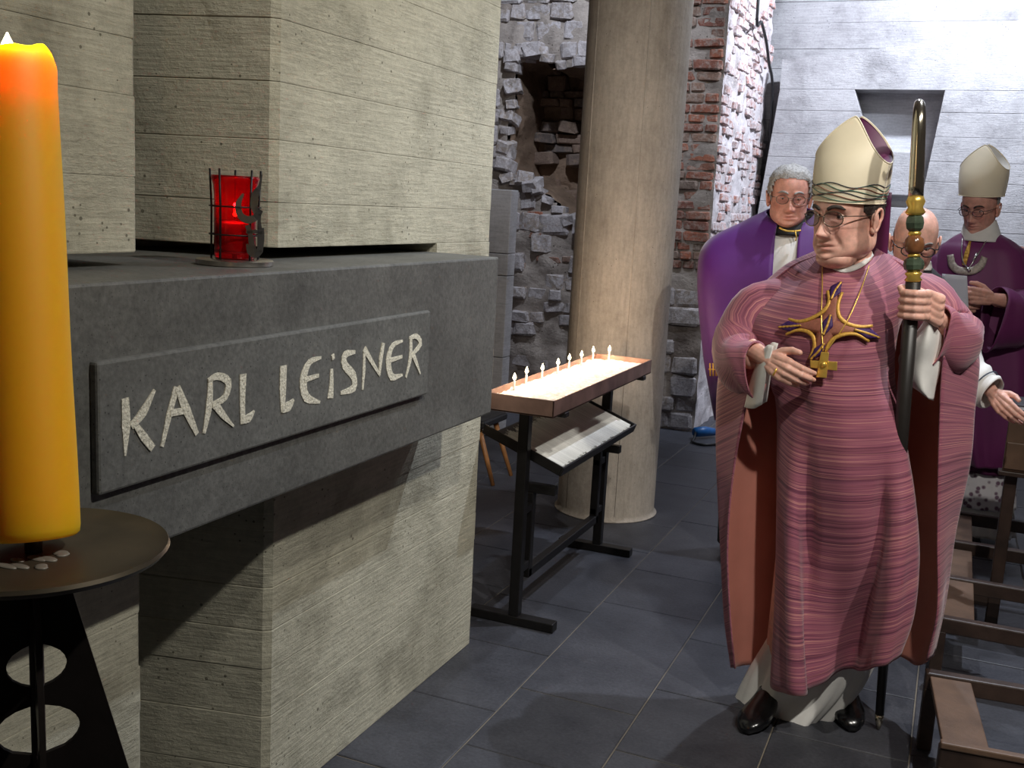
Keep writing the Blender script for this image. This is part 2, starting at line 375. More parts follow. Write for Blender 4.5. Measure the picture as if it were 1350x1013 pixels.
def remesh(mb, size, it=4, fac=.5):
    me = bpy.data.meshes.new('tmp'); me.from_pydata(mb.v, [], mb.f); o = bpy.data.objects.new('tmp', me); COL.objects.link(o)
    r = o.modifiers.new('r', 'REMESH'); r.mode = 'VOXEL'; r.voxel_size = size
    sm = o.modifiers.new('s', 'SMOOTH'); sm.iterations = it; sm.factor = fac
    dg = bpy.context.evaluated_depsgraph_get(); e = o.evaluated_get(dg); m2 = e.to_mesh()
    V = [tuple(v.co) for v in m2.vertices]; Fc = [tuple(p.vertices) for p in m2.polygons]; e.to_mesh_clear()
    bpy.data.objects.remove(o, do_unlink=True); bpy.data.meshes.remove(me); return V, Fc
# ================================================================== the setting
# floor: slate tiles on a bed
fl = bx('floor', (-4.4, -1.2, -.06), (2.6, 10.2, -.0045), 'grout', None, 0); tag(fl, 'dark slate tiled crypt floor', None, None, 'structure')
XS = [-4.4 + .0] + [-1.18 - .404 * k for k in range(7, 0, -1)] + [-1.18, -.775] + [-.775 + .404 * k for k in range(1, 9)]
XS = sorted(set(round(x, 3) for x in XS if -4.41 < x < 2.5)) + [2.6]
anchor = {-1.584: [.565, 1.02, 1.475, 1.93, 2.385, 2.84, 3.31, 3.77, 4.6, 5.05, 5.9], -1.18: [.42, 1.3, 1.74, 2.615, 3.035, 3.91, 4.36, 5.2, 5.65],
          -.775: [.5, 1.4, 1.86, 2.32, 2.80, 3.25, 3.72, 4.6, 5.05, 5.9]}
tcache = {}
for a, b in zip(XS, XS[1:]):
    if b - a < .1: continue
    ys = None
    for k, v in anchor.items():
        if abs(k - a) < .02: ys = [-1.2] + v
    if ys is None: ys = [-1.2, -1.2 + random.uniform(.3, .8)]
    while ys[-1] < 10.2: ys.append(min(10.2, ys[-1] + random.choice((.455, .455, .87))))
    for c, d in zip(ys, ys[1:]):
        if d - c < .05: continue
        key = (round(b - a, 3), round(d - c, 3))
        if key not in tcache:
            hx, hy = key[0] / 2 - .0022, key[1] / 2 - .0022; m = MB()
            m.add([(-hx, -hy, -.02), (hx, -hy, -.02), (hx, hy, -.02), (-hx, hy, -.02), (-hx, -hy, -.002), (hx, -hy, -.002), (hx, hy, -.002), (-hx, hy, -.002),
                   (-hx + .003, -hy + .003, 0), (hx - .003, -hy + .003, 0), (hx - .003, hy - .003, 0), (-hx + .003, hy - .003, 0)],
                  [(0, 1, 5, 4), (1, 2, 6, 5), (2, 3, 7, 6), (3, 0, 4, 7), (4, 5, 9, 8), (5, 6, 10, 9), (6, 7, 11, 10), (7, 4, 8, 11), (8, 9, 10, 11)])
            tcache[key] = m.mesh('floor_tile', 'slate', False)
        inst('floor_tile', tcache[key], fl, ((a + b) / 2, (c + d) / 2, random.uniform(-.0015, 0)))

# board-marked concrete: a stack of courses, each a little proud or shy of the next
def courses(parent, plan, z0, z1, mat, hs=(.09, .16), jit=.0026, name='board_course', gap=.0004, cham=None):
    z = z0; P = np.array(plan, float); c = P.mean(0); k = 0
    while z < z1 - .01:
        h = min(random.uniform(*hs), z1 - z)
        if z1 - z - h < .04: h = z1 - z
        d = random.uniform(-jit, jit); dirs = P - c; L = np.linalg.norm(dirs, axis=1, keepdims=True); Q = P + dirs / L * d
        e = .002; Qi = Q - dirs / L * .0014; n = len(P); m = MB(); zs = [z + gap, z + gap + e, z + h - gap - e, z + h - gap]
        rings = [np.c_[R, np.full(n, q)] for R, q in zip((Qi, Q, Q, Qi), zs)]
        m.add(np.vstack(rings), [(r * n + i, r * n + (i + 1) % n, (r + 1) * n + (i + 1) % n, (r + 1) * n + i) for r in range(3) for i in range(n)] +
              [tuple(range(n))[::-1], tuple(range(3 * n, 4 * n))])
        m.build(name, mat, parent, False); z += h
PX = -1.473
pier1 = thing('concrete_pier', 'board-marked concrete pier rising behind the big orange candle', 'concrete pier', (-1.9, .5, 0), 'concrete piers of the tomb')
plan1 = [(PX, -1.0), (PX, 1.596), (PX - .008, 1.607), (-2.3, 1.607), (-2.3, -1.0)]
pier2 = thing('concrete_pier', 'board-marked concrete pier beside the red vigil lamp and candle rack', 'concrete pier', (-1.9, 2.7, 0), 'concrete piers of the tomb')
plan2 = [(PX - .017, 2.045), (PX, 2.062), (PX, 3.262), (-2.3, 3.262), (-2.3, 1.86)]
for p, pl, lo in ((pier1, plan1, -1.0), (pier2, plan2, 1.9)):
    courses(p, pl, 0, .942, 'pier_concrete'); courses(p, pl, 1.447, 3.3, 'pier_concrete')
    m = MB(); hi = pl[2][1] if p is pier1 else 3.25
    m.box((-2.3, lo + (.0 if p is pier1 else .05), .942), (-1.96, hi, 1.447)); m.build('core', 'pier_concrete', p, False)
courses(pier2, [(PX, 2.876), (PX, 3.262), (-1.955, 3.262), (-1.955, 2.876)], .942, 1.447, 'pier_concrete')

# the tomb slab with its raised name panel
SX = -1.26
slab = thing('tomb_slab', 'dark basalt tomb slab carved with a name, resting across two concrete piers', 'tomb slab', (-1.5, 1.5, .943))
m = MB(); m.box((-1.945, -.95, .945), (SX, 2.87, 1.42)); m.build('slab_block', 'basalt', slab, False, .006)
TL, TR, BL, BR = on(125, 480, 0, SX + .012), on(566, 408, 0, SX + .012), on(125, 655, 0, SX + .012), on(561, 520, 0, SX + .012)
y0, y1, za, zb = TL[1], TR[1], (BL[2] + BR[2]) / 2, (TL[2] + TR[2]) / 2
m = MB(); m.box((SX - .002, y0, za), (SX + .017, y1, zb)); npan = m.build('name_panel', 'basalt_panel', slab, False, .005)
XL = SX + .017
cp = lambda x, y: on(100 + x / 2.3276, 380 + y / 2.3276, 0, XL)
def stroke(m, pts, wd):
    P = np.array([[cp(*q)[1], cp(*q)[2]] for q in pts]); P = catmull(P, len(P) * 3 - 2) if len(P) > 2 else P; n = len(P)
    W = np.interp(np.linspace(0, 1, n), np.linspace(0, 1, len(wd)), wd) if not np.isscalar(wd) else np.full(n, wd)
    T = np.gradient(P, axis=0); T /= np.linalg.norm(T, axis=1, keepdims=True); Nn = np.c_[-T[:, 1], T[:, 0]]
    A, B = P + Nn * W[:, None] / 2, P - Nn * W[:, None] / 2
    h_ = XL + .0015 + .0005 * len(m.tint); m.tint[-1 - len(m.tint)] = 0
    m.sheet(np.array([[(h_, *a), (h_, *b)] for a, b in zip(A, B)]), .004, flip=np.cross(np.append(B[0] - A[0], 0)[[2, 0, 1]], np.append(A[1] - A[0], 0)[[2, 0, 1]])[0] < 0)
LET = {'K': [([(150, 338), (153, 420), (150, 515)], [.016, .02, .004]), ([(240, 312), (205, 380), (168, 425)], [.006, .018, .012]), ([(178, 415), (205, 455), (234, 492)], [.01, .016, .014])],
       'A': [([(308, 303), (285, 390), (263, 487)], [.014, .014, .008]), ([(310, 305), (338, 375), (370, 448)], [.014, .02, .01]), ([(288, 384), (342, 374)], .012)],
       'R': [([(412, 280), (408, 360), (392, 446)], [.012, .018, .008]), ([(404, 284), (435, 270), (466, 288), (456, 335), (418, 358)], [.008, .014, .018, .014, .01]), ([(424, 355), (450, 390), (482, 424)], [.018, .014, .004])],
       'L': [([(512, 264), (510, 340), (511, 416)], [.02, .016, .014]), ([(508, 406), (530, 398), (546, 376)], [.014, .018, .004])],
       'L2': [([(636, 238), (634, 310), (634, 380)], [.022, .022, .012]), ([(632, 370), (652, 362), (667, 342)], [.018, .022, .006])],
       'E': [([(752, 213), (716, 228), (697, 280), (706, 335), (748, 350)], [.006, .014, .026, .022, .006]), ([(700, 282), (744, 268)], [.012, .008])],
       'I': [([(784, 248), (783, 300), (780, 338)], [.010, .016, .022]), ([(784, 214), (792, 208)], .012)],
       'S': [([(856, 196), (826, 204), (824, 236), (850, 268), (852, 306), (812, 322)], [.008, .018, .022, .022, .020, .008])],
       'N': [([(884, 190), (883, 250), (879, 312)], [.008, .012, .006]), ([(884, 186), (908, 228), (932, 268)], [.016, .012, .008]), ([(942, 168), (934, 220), (930, 268)], [.012, .014, .006])],
       'E2': [([(1002, 162), (972, 176), (958, 222), (968, 272), (1002, 266)], [.006, .014, .024, .02, .006]), ([(962, 222), (1000, 210)], [.012, .008])],
       'R2': [([(1027, 152), (1026, 212), (1012, 275)], [.012, .016, .006]), ([(1022, 154), (1044, 148), (1056, 172), (1028, 208)], [.008, .014, .016, .008]), ([(1034, 206), (1044, 232), (1055, 264)], [.016, .012, .004])]}
for k, ss in LET.items():
    m = MB()
    for pts, wd in ss: stroke(m, pts, wd)
    m.tint = {}
    m.build('letter', 'chisel', npan, False)

# column
colm = thing('column', 'smooth round concrete column behind the candle rack', 'column', (-1.59, 5.2, 0))
m = MB(); m.lathe([(.27, 0), (.272, .004), (.262, .012), (.257, .03), (.256, 1.2), (.255, 3.6)], (-1.59, 5.2, 0), 72); m.build('shaft', 'column_concrete', colm, True, autosm=.7)
for a in (-125, -62, 20, 110):
    q = math.radians(a); x, y = -1.59 + .2555 * math.cos(q), 5.2 + .2555 * math.sin(q)
    m = MB(); m.tube([(x, y, .03), (x, y, 1.8), (x, y, 3.6)], .0022, 6); m.build('mould_seam', 'column_concrete', colm)

# back wall of concrete, with a heavy leaning panel in front of it, pierced by a tapered niche
YB, YP = 9.5, 9.0
wb = bx('wall_back', (-2.3, YB + .03, 0), (2.6, YB + .3, 4.3), 'grey_concrete', None, 0); tag(wb, 'pale board-marked concrete wall at the back', None, None, 'structure')
z = 0
while z < 4.3:
    h = min(random.uniform(.16, .24), 4.3 - z)
    if h < .05: break
    d = random.uniform(-.004, .004); bx('board_course', (-2.3, YB + d, z + .0005), (2.6, YB + .05, z + h - .0005), 'grey_concrete', wb, .004); z += h
wp = thing('trim_1', 'thick concrete wall panel with a tapered niche', None, (0, YP, 0)); tag(wp, kind='structure')
pt = lambda u, v, Y=YP: on(u, v, 1, Y)
eTL, eL2, eR = pt(1035, 78), pt(1006, 240), pt(1350, 25)
xl = lambda z: float(np.interp(z, [eL2[2] - 2, eL2[2], eTL[2]], [eL2[0] - .16, eL2[0], eTL[0]]))
ztop = lambda x: float(eTL[2] + (x - eTL[0]) / (eR[0] - eTL[0]) * (eR[2] - eTL[2]) * (.35 + .65 * max(0, min(1.3, (x - eTL[0]) / (eR[0] - eTL[0])))))
nTL, nTR = pt(1127, 118), pt(1246, 117); nzt = nTL[2]; nBR = pt(1212, 275); nzb = nBR[2]; nB0 = pt(1165, 275)[0]
nl = lambda z: float(np.interp(z, [nzb, nzt], [nB0, nTL[0]])); nr = lambda z: float(np.interp(z, [nzb, nzt], [nBR[0], nTR[0]]))
def qprism(m, x0a, x1a, z0, x0b, x1b, z1, ya, yb, z1r=None):
    z1r = z1 if z1r is None else z1r
    m.prism([(x0a, ya, z0), (x1a, ya, z0), (x1b, ya, z1r), (x0b, ya, z1)], (0, yb - ya, 0))
zc = [0]; 
while zc[-1] < 3.5: zc.append(zc[-1] + random.uniform(.15, .21))
zc = sorted([q for q in zc if abs(q - nzt) > .06 and abs(q - nzb) > .06 and q < eTL[2] - .05] + [nzb, nzt])
XR = 2.6
for a, b in zip(zc, zc[1:]):
    d = YP + random.uniform(-.004, .004); g = .0006
    if a >= nzb - 1e-6 and b <= nzt + 1e-6:
        m = MB(); qprism(m, xl(a), nl(a), a + g, xl(b), nl(b), b - g, d, YP + .34); m.build('board_course', 'grey_concrete', wp, False, .004)
        m = MB(); qprism(m, nr(a), XR, a + g, nr(b), XR, b - g, d, YP + .34); m.build('board_course', 'grey_concrete', wp, False, .004)
    else:
        m = MB(); qprism(m, xl(a), XR, a + g, xl(b), XR, b - g, d, YP + .34); m.build('board_course', 'grey_concrete', wp, False, .004)
xs = np.linspace(xl(zc[-1]), XR, 9); m = MB()                 # sloping top course
for i in range(8): qprism(m, xs[i], xs[i + 1], zc[-1] + .002, xs[i], xs[i + 1], ztop(xs[i]), YP, YP + .34, ztop(xs[i + 1]))
m.build('board_course', 'grey_concrete', wp, False)
nb = MB(); nb.box((nTL[0] - .1, YP + .30, nzb - .1), (nTR[0] + .1, YP + .36, nzt + .1)); nb.build('niche_back', 'block_concrete', wp, False)
a, b = pt(1172, 200, YP + .12), pt(1201, 258, YP + .12)
m = MB(); m.box((a[0] - .02, YP + .12, b[2]), (b[0], YP + .3, a[2])); m.build('niche_block', 'grey_concrete', wp, False, .004)
tag(bx('ceiling', (-4.6, -1.4, 4.3), (2.8, 9.85, 4.45), 'grey_concrete', None, 0), 'board-marked concrete ceiling of the crypt', None, None, 'structure')
tag(bx('wall_front', (-4.6, -1.4, 0), (2.8, -1.2, 4.3), 'grey_concrete', None, 0), 'concrete wall facing the procession', None, None, 'structure')
wr = bx('wall_right', (2.6, -1.2, 0), (2.8, 9.9, 4.3), 'grey_concrete', None, 0); tag(wr, 'concrete side wall of the crypt', None, None, 'structure')

# masonry: irregular bricks and stones bedded in mortar
def lump(seed, jit, sub=2, name='stone', mat='rubble'):
    r = random.Random(seed); bm = bmesh.new(); bmesh.ops.create_cube(bm, size=1.0)
    bmesh.ops.bevel(bm, geom=bm.edges[:], offset=.11, segments=1, affect='EDGES')
    for v in bm.verts: v.co += Vector((r.uniform(-1, 1), r.uniform(-1, 1), r.uniform(-1, 1))) * jit
    me = bpy.data.meshes.new(name); bm.to_mesh(me); bm.free(); me.materials.append(MATS[mat]); return me
lumpset = {}
def lumps(mat, name, jit, n=8):
    k = (mat, name, jit)
    if k not in lumpset: lumpset[k] = [lump(100 + i, jit, 2, name, mat) for i in range(n)]
    return random.choice(lumpset[k])
def rough_sheet(name, o, ux, uz, lx, lz, depth, amp, mat, parent, step=.05, hole=None, freq=6):
    o, ux, uz = map(np.array, (o, ux, uz)); nx, nz = max(2, int(lx / step)), max(2, int(lz / step)); g = np.zeros((nz, nx, 3)); n = np.cross(ux, uz)
    for j in range(nz):
        for i in range(nx):
            p = o + ux * lx * i / (nx - 1) + uz * lz * j / (nz - 1); e = mnoise.fractal(Vector(p * freq), 1, 2, 4)
            g[j, i] = p + n * amp * e
    m = MB(); ob = m.grid(g, 0, uv=False)
    if hole:
        keep = [k for k, f in enumerate(m.f) if not hole(np.mean([m.v[i] for i in f], 0))]; m.f = [m.f[k] for k in keep]; m.m = [0] * len(keep)
    m.keepn = True
    return m.build(name, mat, parent, True)
# brick pier: dark face towards the tomb, washed face towards the aisle
YC, XC = 7.45, -1.665; XE = on(825, 300, 1, YC)[0]
bp = bx('wall_brick', (XE, YC + .05, 0), (XC - .05, 9.2, 4.3), 'mortar', None, 0); tag(bp, 'old brick wall end with flaking whitewash', None, None, 'structure')
rough_sheet('mortar_face', (XE, YC - .006, 0), (1, 0, 0), (0, 0, 1), XC - XE + .02, 4.3, 0, .022, 'mortar', bp, .03)
rough_sheet('mortar_face', (XC + .004, YC, 0), (0, 1, 0), (0, 0, 1), 1.75, 4.3, 0, .022, 'mortar_washed', bp, .03)
z = 0.0; row = 0
while z < 3.75:
    low = z < 1.15; h = random.uniform(.10, .17) if low else random.uniform(.062, .078)
    x = XC + .01; k = 0
    while x > XE:
        wd = random.uniform(.14, .3) if low else (random.choice((.2, .105)) + random.uniform(-.02, .02))
        if random.random() > (.06 if not low else .25):
            inst('stone' if low else 'brick', lumps('rubble' if low and random.random() < .92 else 'brick', 'stone' if low else 'brick', .05), bp, (x - wd / 2, YC + .02 + random.uniform(-.015, .02), z + h / 2),
                 (random.uniform(-.05, .05), random.uniform(-.04, .04), random.uniform(-.06, .06)), (wd - .012, .09, h - .012))
        x -= wd
    y = YC + .06 * (row % 2)
    while y < 9.12 and z > .9:
        wd = random.choice((.2, .1)) + random.uniform(-.02, .02)
        if random.random() > .3:
            inst('brick', lumps('brick_washed', 'brick', .05), bp, (XC - .025 + random.uniform(-.02, .015), y + wd / 2, z + h / 2), (random.uniform(-.05, .05),) * 3, (.09, wd - .012, h - .012))
        y += wd
    z += h; row += 1
# rubble wall with a deep broken hole, left of the column
YS = 7.6
wl = bx('wall_rubble', (-4.4, YS + .55, 0), (-2.3, YS + .8, 4.3), 'niche_rubble', None, 0); tag(wl, 'rough rubble stone wall with a deep dark hole', None, None, 'structure')
hp = [pt(u, v, YS) for u, v in ((684, 84), (712, 74), (740, 90), (800, 92), (815, 200), (800, 300), (757, 285), (722, 258), (700, 236), (676, 232), (674, 180), (682, 140))]
hp2 = [(p[0], p[2]) for p in hp]
def inhole(p, q=hp2):
    x, z, c = p[0], p[2], False
    for (x1, z1), (x2, z2) in zip(q, q[1:] + q[:1]):
        if (z1 > z) != (z2 > z) and x < (x2 - x1) * (z - z1) / (z2 - z1) + x1: c = not c
    return c
rough_sheet('mortar_face', (-4.4, YS - .055, 0), (1, 0, 0), (0, 0, 1), 2.3, 4.3, 0, .035, 'mortar', wl, .035, inhole)
m = MB(); ring = catmull([(p[0], YS, p[2]) for p in hp] + [(hp[0][0], YS, hp[0][2])], 60)[:-1]
g = np.array([[np.array([q[0] * (1 - .12 * k / 5) + np.mean(ring[:, 0]) * .12 * k / 5, YS - .02 + .11 * k, q[2] * (1 - .1 * k / 5) + np.mean(ring[:, 2]) * .1 * k / 5]) + np.array([1, 0, 1]) * .03 * mnoise.fractal(Vector((q[0] * 9, k * .8, q[2] * 9)), 1, 2, 3) for q in ring] for k in range(6)])
m.grid(g, 0, True, uv=False); m.build('hole_reveal', 'niche_rubble', wl)
cxh, czh = ring[:, 0].mean(), ring[:, 2].mean()
rough_sheet('hole_back', (cxh - .7, YS + .5, czh - .8), (1, 0, 0), (0, 0, 1), 1.4, 1.6, 0, .08, 'niche_rubble', wl, .035)
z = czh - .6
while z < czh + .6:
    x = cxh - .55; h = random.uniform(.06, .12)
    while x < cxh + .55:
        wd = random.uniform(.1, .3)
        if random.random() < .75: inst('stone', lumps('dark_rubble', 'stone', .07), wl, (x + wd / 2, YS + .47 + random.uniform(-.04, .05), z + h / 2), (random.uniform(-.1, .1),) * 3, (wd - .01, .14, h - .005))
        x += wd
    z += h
z = 0
while z < 3.7:
    h = random.uniform(.09, .17); x = -3.75 + random.uniform(0, .1)
    while x < -2.35:
        wd = random.uniform(.10, .24); c = (x + wd / 2, YS, z + h / 2)
        near = any(inhole((c[0] + a * wd * .35, 0, c[2] + b * h * .35)) for a in (-1, 1) for b in (-1, 1))
        if not near and random.random() < (.9 if z > 1.35 else .5):
            inst('stone', lumps('rubble', 'stone', .07), wl, (c[0], YS + random.uniform(-.03, .02), c[2]), tuple(random.uniform(-.08, .08) for _ in range(3)), (wd - .008, .14, h - .008))
        x += wd
    z += h
for k in range(0, len(ring), 2):
    q = ring[k]; s = random.uniform(.08, .15); inst('stone', lumps('rubble', 'stone', .07), wl, (q[0] + (q[0] - cxh) * .08, YS - .03 + random.uniform(-.02, .03), q[2] + (q[2] - czh) * .06), tuple(random.uniform(-.3, .3) for _ in range(3)), (s, .16, s * random.uniform(.6, .9)))
for u, v, s in ((703, 297, .13), (706, 310, .16), (733, 299, .11), (748, 300, .10), (690, 350, .06), (725, 342, .2), (750, 342, .08), (708, 283, .14)):
    p = pt(u, v, YS - .02); inst('brick', lumps('brick', 'brick', .05), wl, (p[0], YS - .035, p[2]), (0, random.uniform(-.05, .05), 0), (s, .07, .045))
w2 = bx('wall_left', (-4.6, -1.2, 0), (-4.4, 8.4, 4.3), 'grey_concrete', None, 0); tag(w2, 'concrete side wall behind the tomb', None, None, 'structure')
p = gnd(656, 577); bz = on(672, 250, 1, p[1])[2]; bxr = on(672, 300, 1, p[1])[0]
cb = thing('concrete_block', 'plain grey concrete block standing between tomb pier and rubble wall', 'concrete block', (bxr - .4, p[1] + .4, 0))
zz = [0, bz * .33, bz * .66, bz - .42, bz]
for a, b in zip(zz, zz[1:]): bx('lift', (bxr - .9, p[1], a + .002), (bxr, p[1] + .12, b - .002), 'block_concrete', cb, .005)
# wiring on the brick wall
m = MB(); pts = [on(u, v, 0, XC + .07) for u, v in ((984, 2), (990, 18), (997, 45), (1001, 75), (1006, 110))]; q = pts[-1]
pts = [(XC + .085, 8.15, 4.25)] + [(XC + .085, min(p_[1] + .35, 9.12), p_[2]) for p_ in pts] + [(XC + .085, 9.13, 2.0), (XC + .085, 9.13, .4)]; m.tube(catmull(pts, 40), .012, 6); tag(m.build('power_cable', 'cable'), 'black cable running down the far edge of the brick wall', 'cable')
# ================================================================== candle on its stand
SC = np.array([-.868, .788]); DZ = 1.188
st = thing('candle_stand', 'dark iron candle stand with round dish and pierced tapering plates', 'candle stand', (SC[0], SC[1], 0))
m = MB(); m.lathe([(.002, -.006), (.11, -.006), (.133, -.002), (.138, .004), (.136, .008), (.128, .004), (.1, 0), (.002, 0)], (*SC, DZ), 64); m.build('dish', 'dish_bronze', st, autosm=.8)
holes = [(1.06, .030, .024), (.985, .042, .029), (.893, .055, .035), (.78, .07, .042), (.645, .088, .05), (.485, .108, .058), (.30, .13, .066)]
halfw = lambda z: .030 + (DZ - .02 - z) * .255
def fin(ang):
    m = MB(); ux = np.array([math.cos(ang), math.sin(ang), 0]); n = np.array([-ux[1], ux[0], 0]) * .003; zs = np.linspace(0.0, DZ - .006, 200)
    def hw(z):
        for c, a, b in holes:
            if abs(z - c) < b: return a * math.sqrt(1 - ((z - c) / b) ** 2)
        return 0
    for s in (-1, 1):
        rows = []
        for z in zs: rows.append([ux * s * max(hw(z), .0004), ux * s * halfw(z), z])
        for (a, b, z), (c, d, y) in zip(rows, rows[1:]):
            B = lambda p, zz, k: (SC[0] + p[0] + n[0] * k, SC[1] + p[1] + n[1] * k, zz)
            q = [B(a, z, 1), B(b, z, 1), B(d, y, 1), B(c, y, 1), B(a, z, -1), B(b, z, -1), B(d, y, -1), B(c, y, -1)]
            m.add(q, [(0, 1, 2, 3), (7, 6, 5, 4), (1, 5, 6, 2), (0, 3, 7, 4)])
    m.build('pierced_plate', 'stand_iron', st, False)
va = math.atan2(SC[1], SC[0]) + PI / 2
fin(va); fin(va + PI / 2 + .05)
m = MB(); m.tube([(*SC, .0), (*SC, .6), (*SC, DZ - .004)], .0075, 10); m.build('core_rod', 'stand_iron', st)
m = MB(); m.tube([(*SC, DZ), (*SC, DZ + .03)], .009, 10); m.build('spike', 'dark_wood', st)
m = MB()
for k in range(11):
    a, r = random.uniform(-1.9, .6), random.uniform(.02, .055); m.ball((SC[0] + r * math.cos(a), SC[1] + r * math.sin(a), DZ + .0005), (random.uniform(.006, .018), random.uniform(.004, .010), .0015), 10, 5)
m.build('wax_drips', 'old_wax', st)
CT = np.array([-.951, .846, 1.707]); CBm = np.array([SC[0] - .001, SC[1], DZ + .016])
pc = thing('pillar_candle', 'thick burning orange wax candle standing on the iron stand', 'candle', tuple(CBm))
ax = CT - CBm; Lc = np.linalg.norm(ax); ax = ax / Lc; ax = nrm(ax * .35 + np.array([0, 0, 1]) * .65) if abs(ax[2]) < .97 else ax
TOP = CBm + ax * Lc
m = MB(); R0 = .0475
prof = [(.001, 0), (R0 - .004, 0), (R0 - .001, .003), (R0, .01)] + [(R0 + .0004 * math.sin(k), Lc * k / 12) for k in range(1, 12)] + [(R0, Lc - .012), (R0 - .002, Lc - .004), (R0 - .005, Lc), (R0 - .009, Lc - .002), (R0 - .016, Lc - .012), (.012, Lc - .016), (.001, Lc - .016)]
o0 = m.lathe(prof, (0, 0, 0), 56)
for i, v in enumerate(m.v):
    if v[2] > Lc - .014 and math.hypot(v[0], v[1]) > R0 - .012: m.v[i] = (v[0], v[1], v[2] + .004 * math.sin(3 * math.atan2(v[1], v[0]) + 1) + .002 * math.sin(7 * math.atan2(v[1], v[0])))
Mq = Matrix.Translation(Vector(CBm)) @ Vector((0, 0, 1)).rotation_difference(Vector(ax)).to_matrix().to_4x4(); m.xform(0, Mq)
m.build('wax_body', 'orange_wax', pc, autosm=1.0)
m = MB(); m.tube([Mq @ Vector((0, 0, Lc - .018)), Mq @ Vector((.001, 0, Lc + .006))], .0015, 6); m.build('wick', 'wick', pc)
def flame_profile(h, r): return [(.0005, 0), (r * .7, h * .12), (r, h * .3), (r * .8, h * .55), (r * .35, h * .82), (.0004, h)]
m = MB(); m.lathe(flame_profile(.026, .0075), Mq @ Vector((0, 0, Lc - .004)), 14); m.build('flame', 'flame', pc)
def pl(name, loc, power, col, r=.006):
    l = bpy.data.lights.new(name, 'POINT'); l.energy = power; l.color = col; l.shadow_soft_size = r
    o = bpy.data.objects.new(name, l); COL.objects.link(o); o.location = loc; return o
pl('candle_light', Mq @ Vector((0, 0, Lc + .028)), 1.3, (1, .74, .42), .008)

# ================================================================== red vigil lamp
LX, LY, LZ = -1.405, 1.815, 1.42
vl = thing('vigil_lamp', 'red glass vigil lamp in a wire cage on the tomb slab', 'vigil lamp', (LX, LY, LZ))
m = MB(); m.lathe([(.001, 0), (.078, 0), (.08, .002), (.08, .011), (.077, .013), (.001, .013)], (LX, LY, LZ), 48); m.build('base_plate', 'steel', vl, autosm=.7)
GH = .185; GR = .043
m = MB(); m.lathe([(.001, .014), (GR - .003, .014), (GR - .001, .02), (GR, .05), (GR, .14), (GR + .002, .165), (GR + .006, .178), (GR + .006, GH), (GR + .003, GH), (GR - .001, .165), (GR - .003, .14), (GR - .003, .03), (.001, .024)], (LX, LY, LZ), 40, caps=False); m.build('red_glass', 'red_glass', vl)
m = MB(); m.lathe([(.001, .026), (.033, .026), (.033, .085), (.001, .085)], (LX, LY, LZ), 24); m.build('inner_candle', 'white_wax', vl)
m = MB(); m.lathe(flame_profile(.016, .005), (LX, LY, LZ + .098), 10); m.build('flame', 'flame_red', vl)
pl('vigil_light', (LX, LY, LZ + .125), .12, (1, .45, .3), .004)
la = math.atan2(-LY, -LX)
for k in range(5):
    a = la - .62 + 2 * PI * k / 5; x, y = LX + .0505 * math.cos(a), LY + .0505 * math.sin(a)
    m = MB(); m.tube([(x, y, LZ + .012), (x, y, LZ + .12), (x + .004 * math.cos(a), y + .004 * math.sin(a), LZ + .198)], .0022, 6); m.build('cage_rod', 'black_iron', vl)
for zz in (.064, .122):
    m = MB(); m.tube([(LX + .052 * math.cos(t), LY + .052 * math.sin(t), LZ + zz) for t in np.linspace(0, 2 * PI, 33)], .0018, 6, caps=False); m.build('cage_ring', 'black_iron', vl)
# cut-metal ornament on the cage: crescent above an anchor
e1 = np.array([-math.sin(la), math.cos(la), 0]); e0 = np.array([math.cos(la), math.sin(la), 0]); oc = np.array([LX, LY, LZ]) + e0 * .048 + e1 * .040
W3 = lambda a, b: oc + e1 * a + np.array([0, 0, b]) - e0 * .16 * abs(a)
def ribbon(m, pts, wd, t=.004):
    P = catmull(pts, len(pts) * 4); n = len(P); W = np.interp(np.linspace(0, 1, n), np.linspace(0, 1, len(wd)), wd); T = np.gradient(P, axis=0); T /= np.linalg.norm(T, axis=1, keepdims=True)
    A = P + np.c_[-T[:, 1], T[:, 0]] * W[:, None] / 2; B = P - np.c_[-T[:, 1], T[:, 0]] * W[:, None] / 2
    for i in range(n - 1): m.prism([W3(*A[i]), W3(*A[i + 1]), W3(*B[i + 1]), W3(*B[i])], e0 * t)
m = MB(); ribbon(m, [(-.024, .150), (-.034, .128), (-.030, .106), (-.014, .097), (.002, .104), (.012, .118)], [.004, .012, .014, .016, .013, .008])
ribbon(m, [(.008, .165), (.0, .150), (-.003, .128), (.004, .108)], [.008, .014, .015, .012]); ribbon(m, [(.012, .19), (.008, .165)], [.003, .006])
ribbon(m, [(.006, .11), (.008, .095), (.010, .08)], [.012, .006, .008])
ribbon(m, [(-.016, .086), (-.010, .07), (-.006, .045), (.0, .03)], [.010, .010, .012, .014]); ribbon(m, [(.012, .082), (.012, .06), (.010, .032)], [.012, .014, .012])
ribbon(m, [(-.018, .072), (.0, .074), (.014, .072)], [.006, .008, .006]); ribbon(m, [(-.016, .048), (-.010, .032), (.002, .026), (.014, .034)], [.004, .012, .013, .006])
m.build('ornament', 'dark_steel', vl, False)

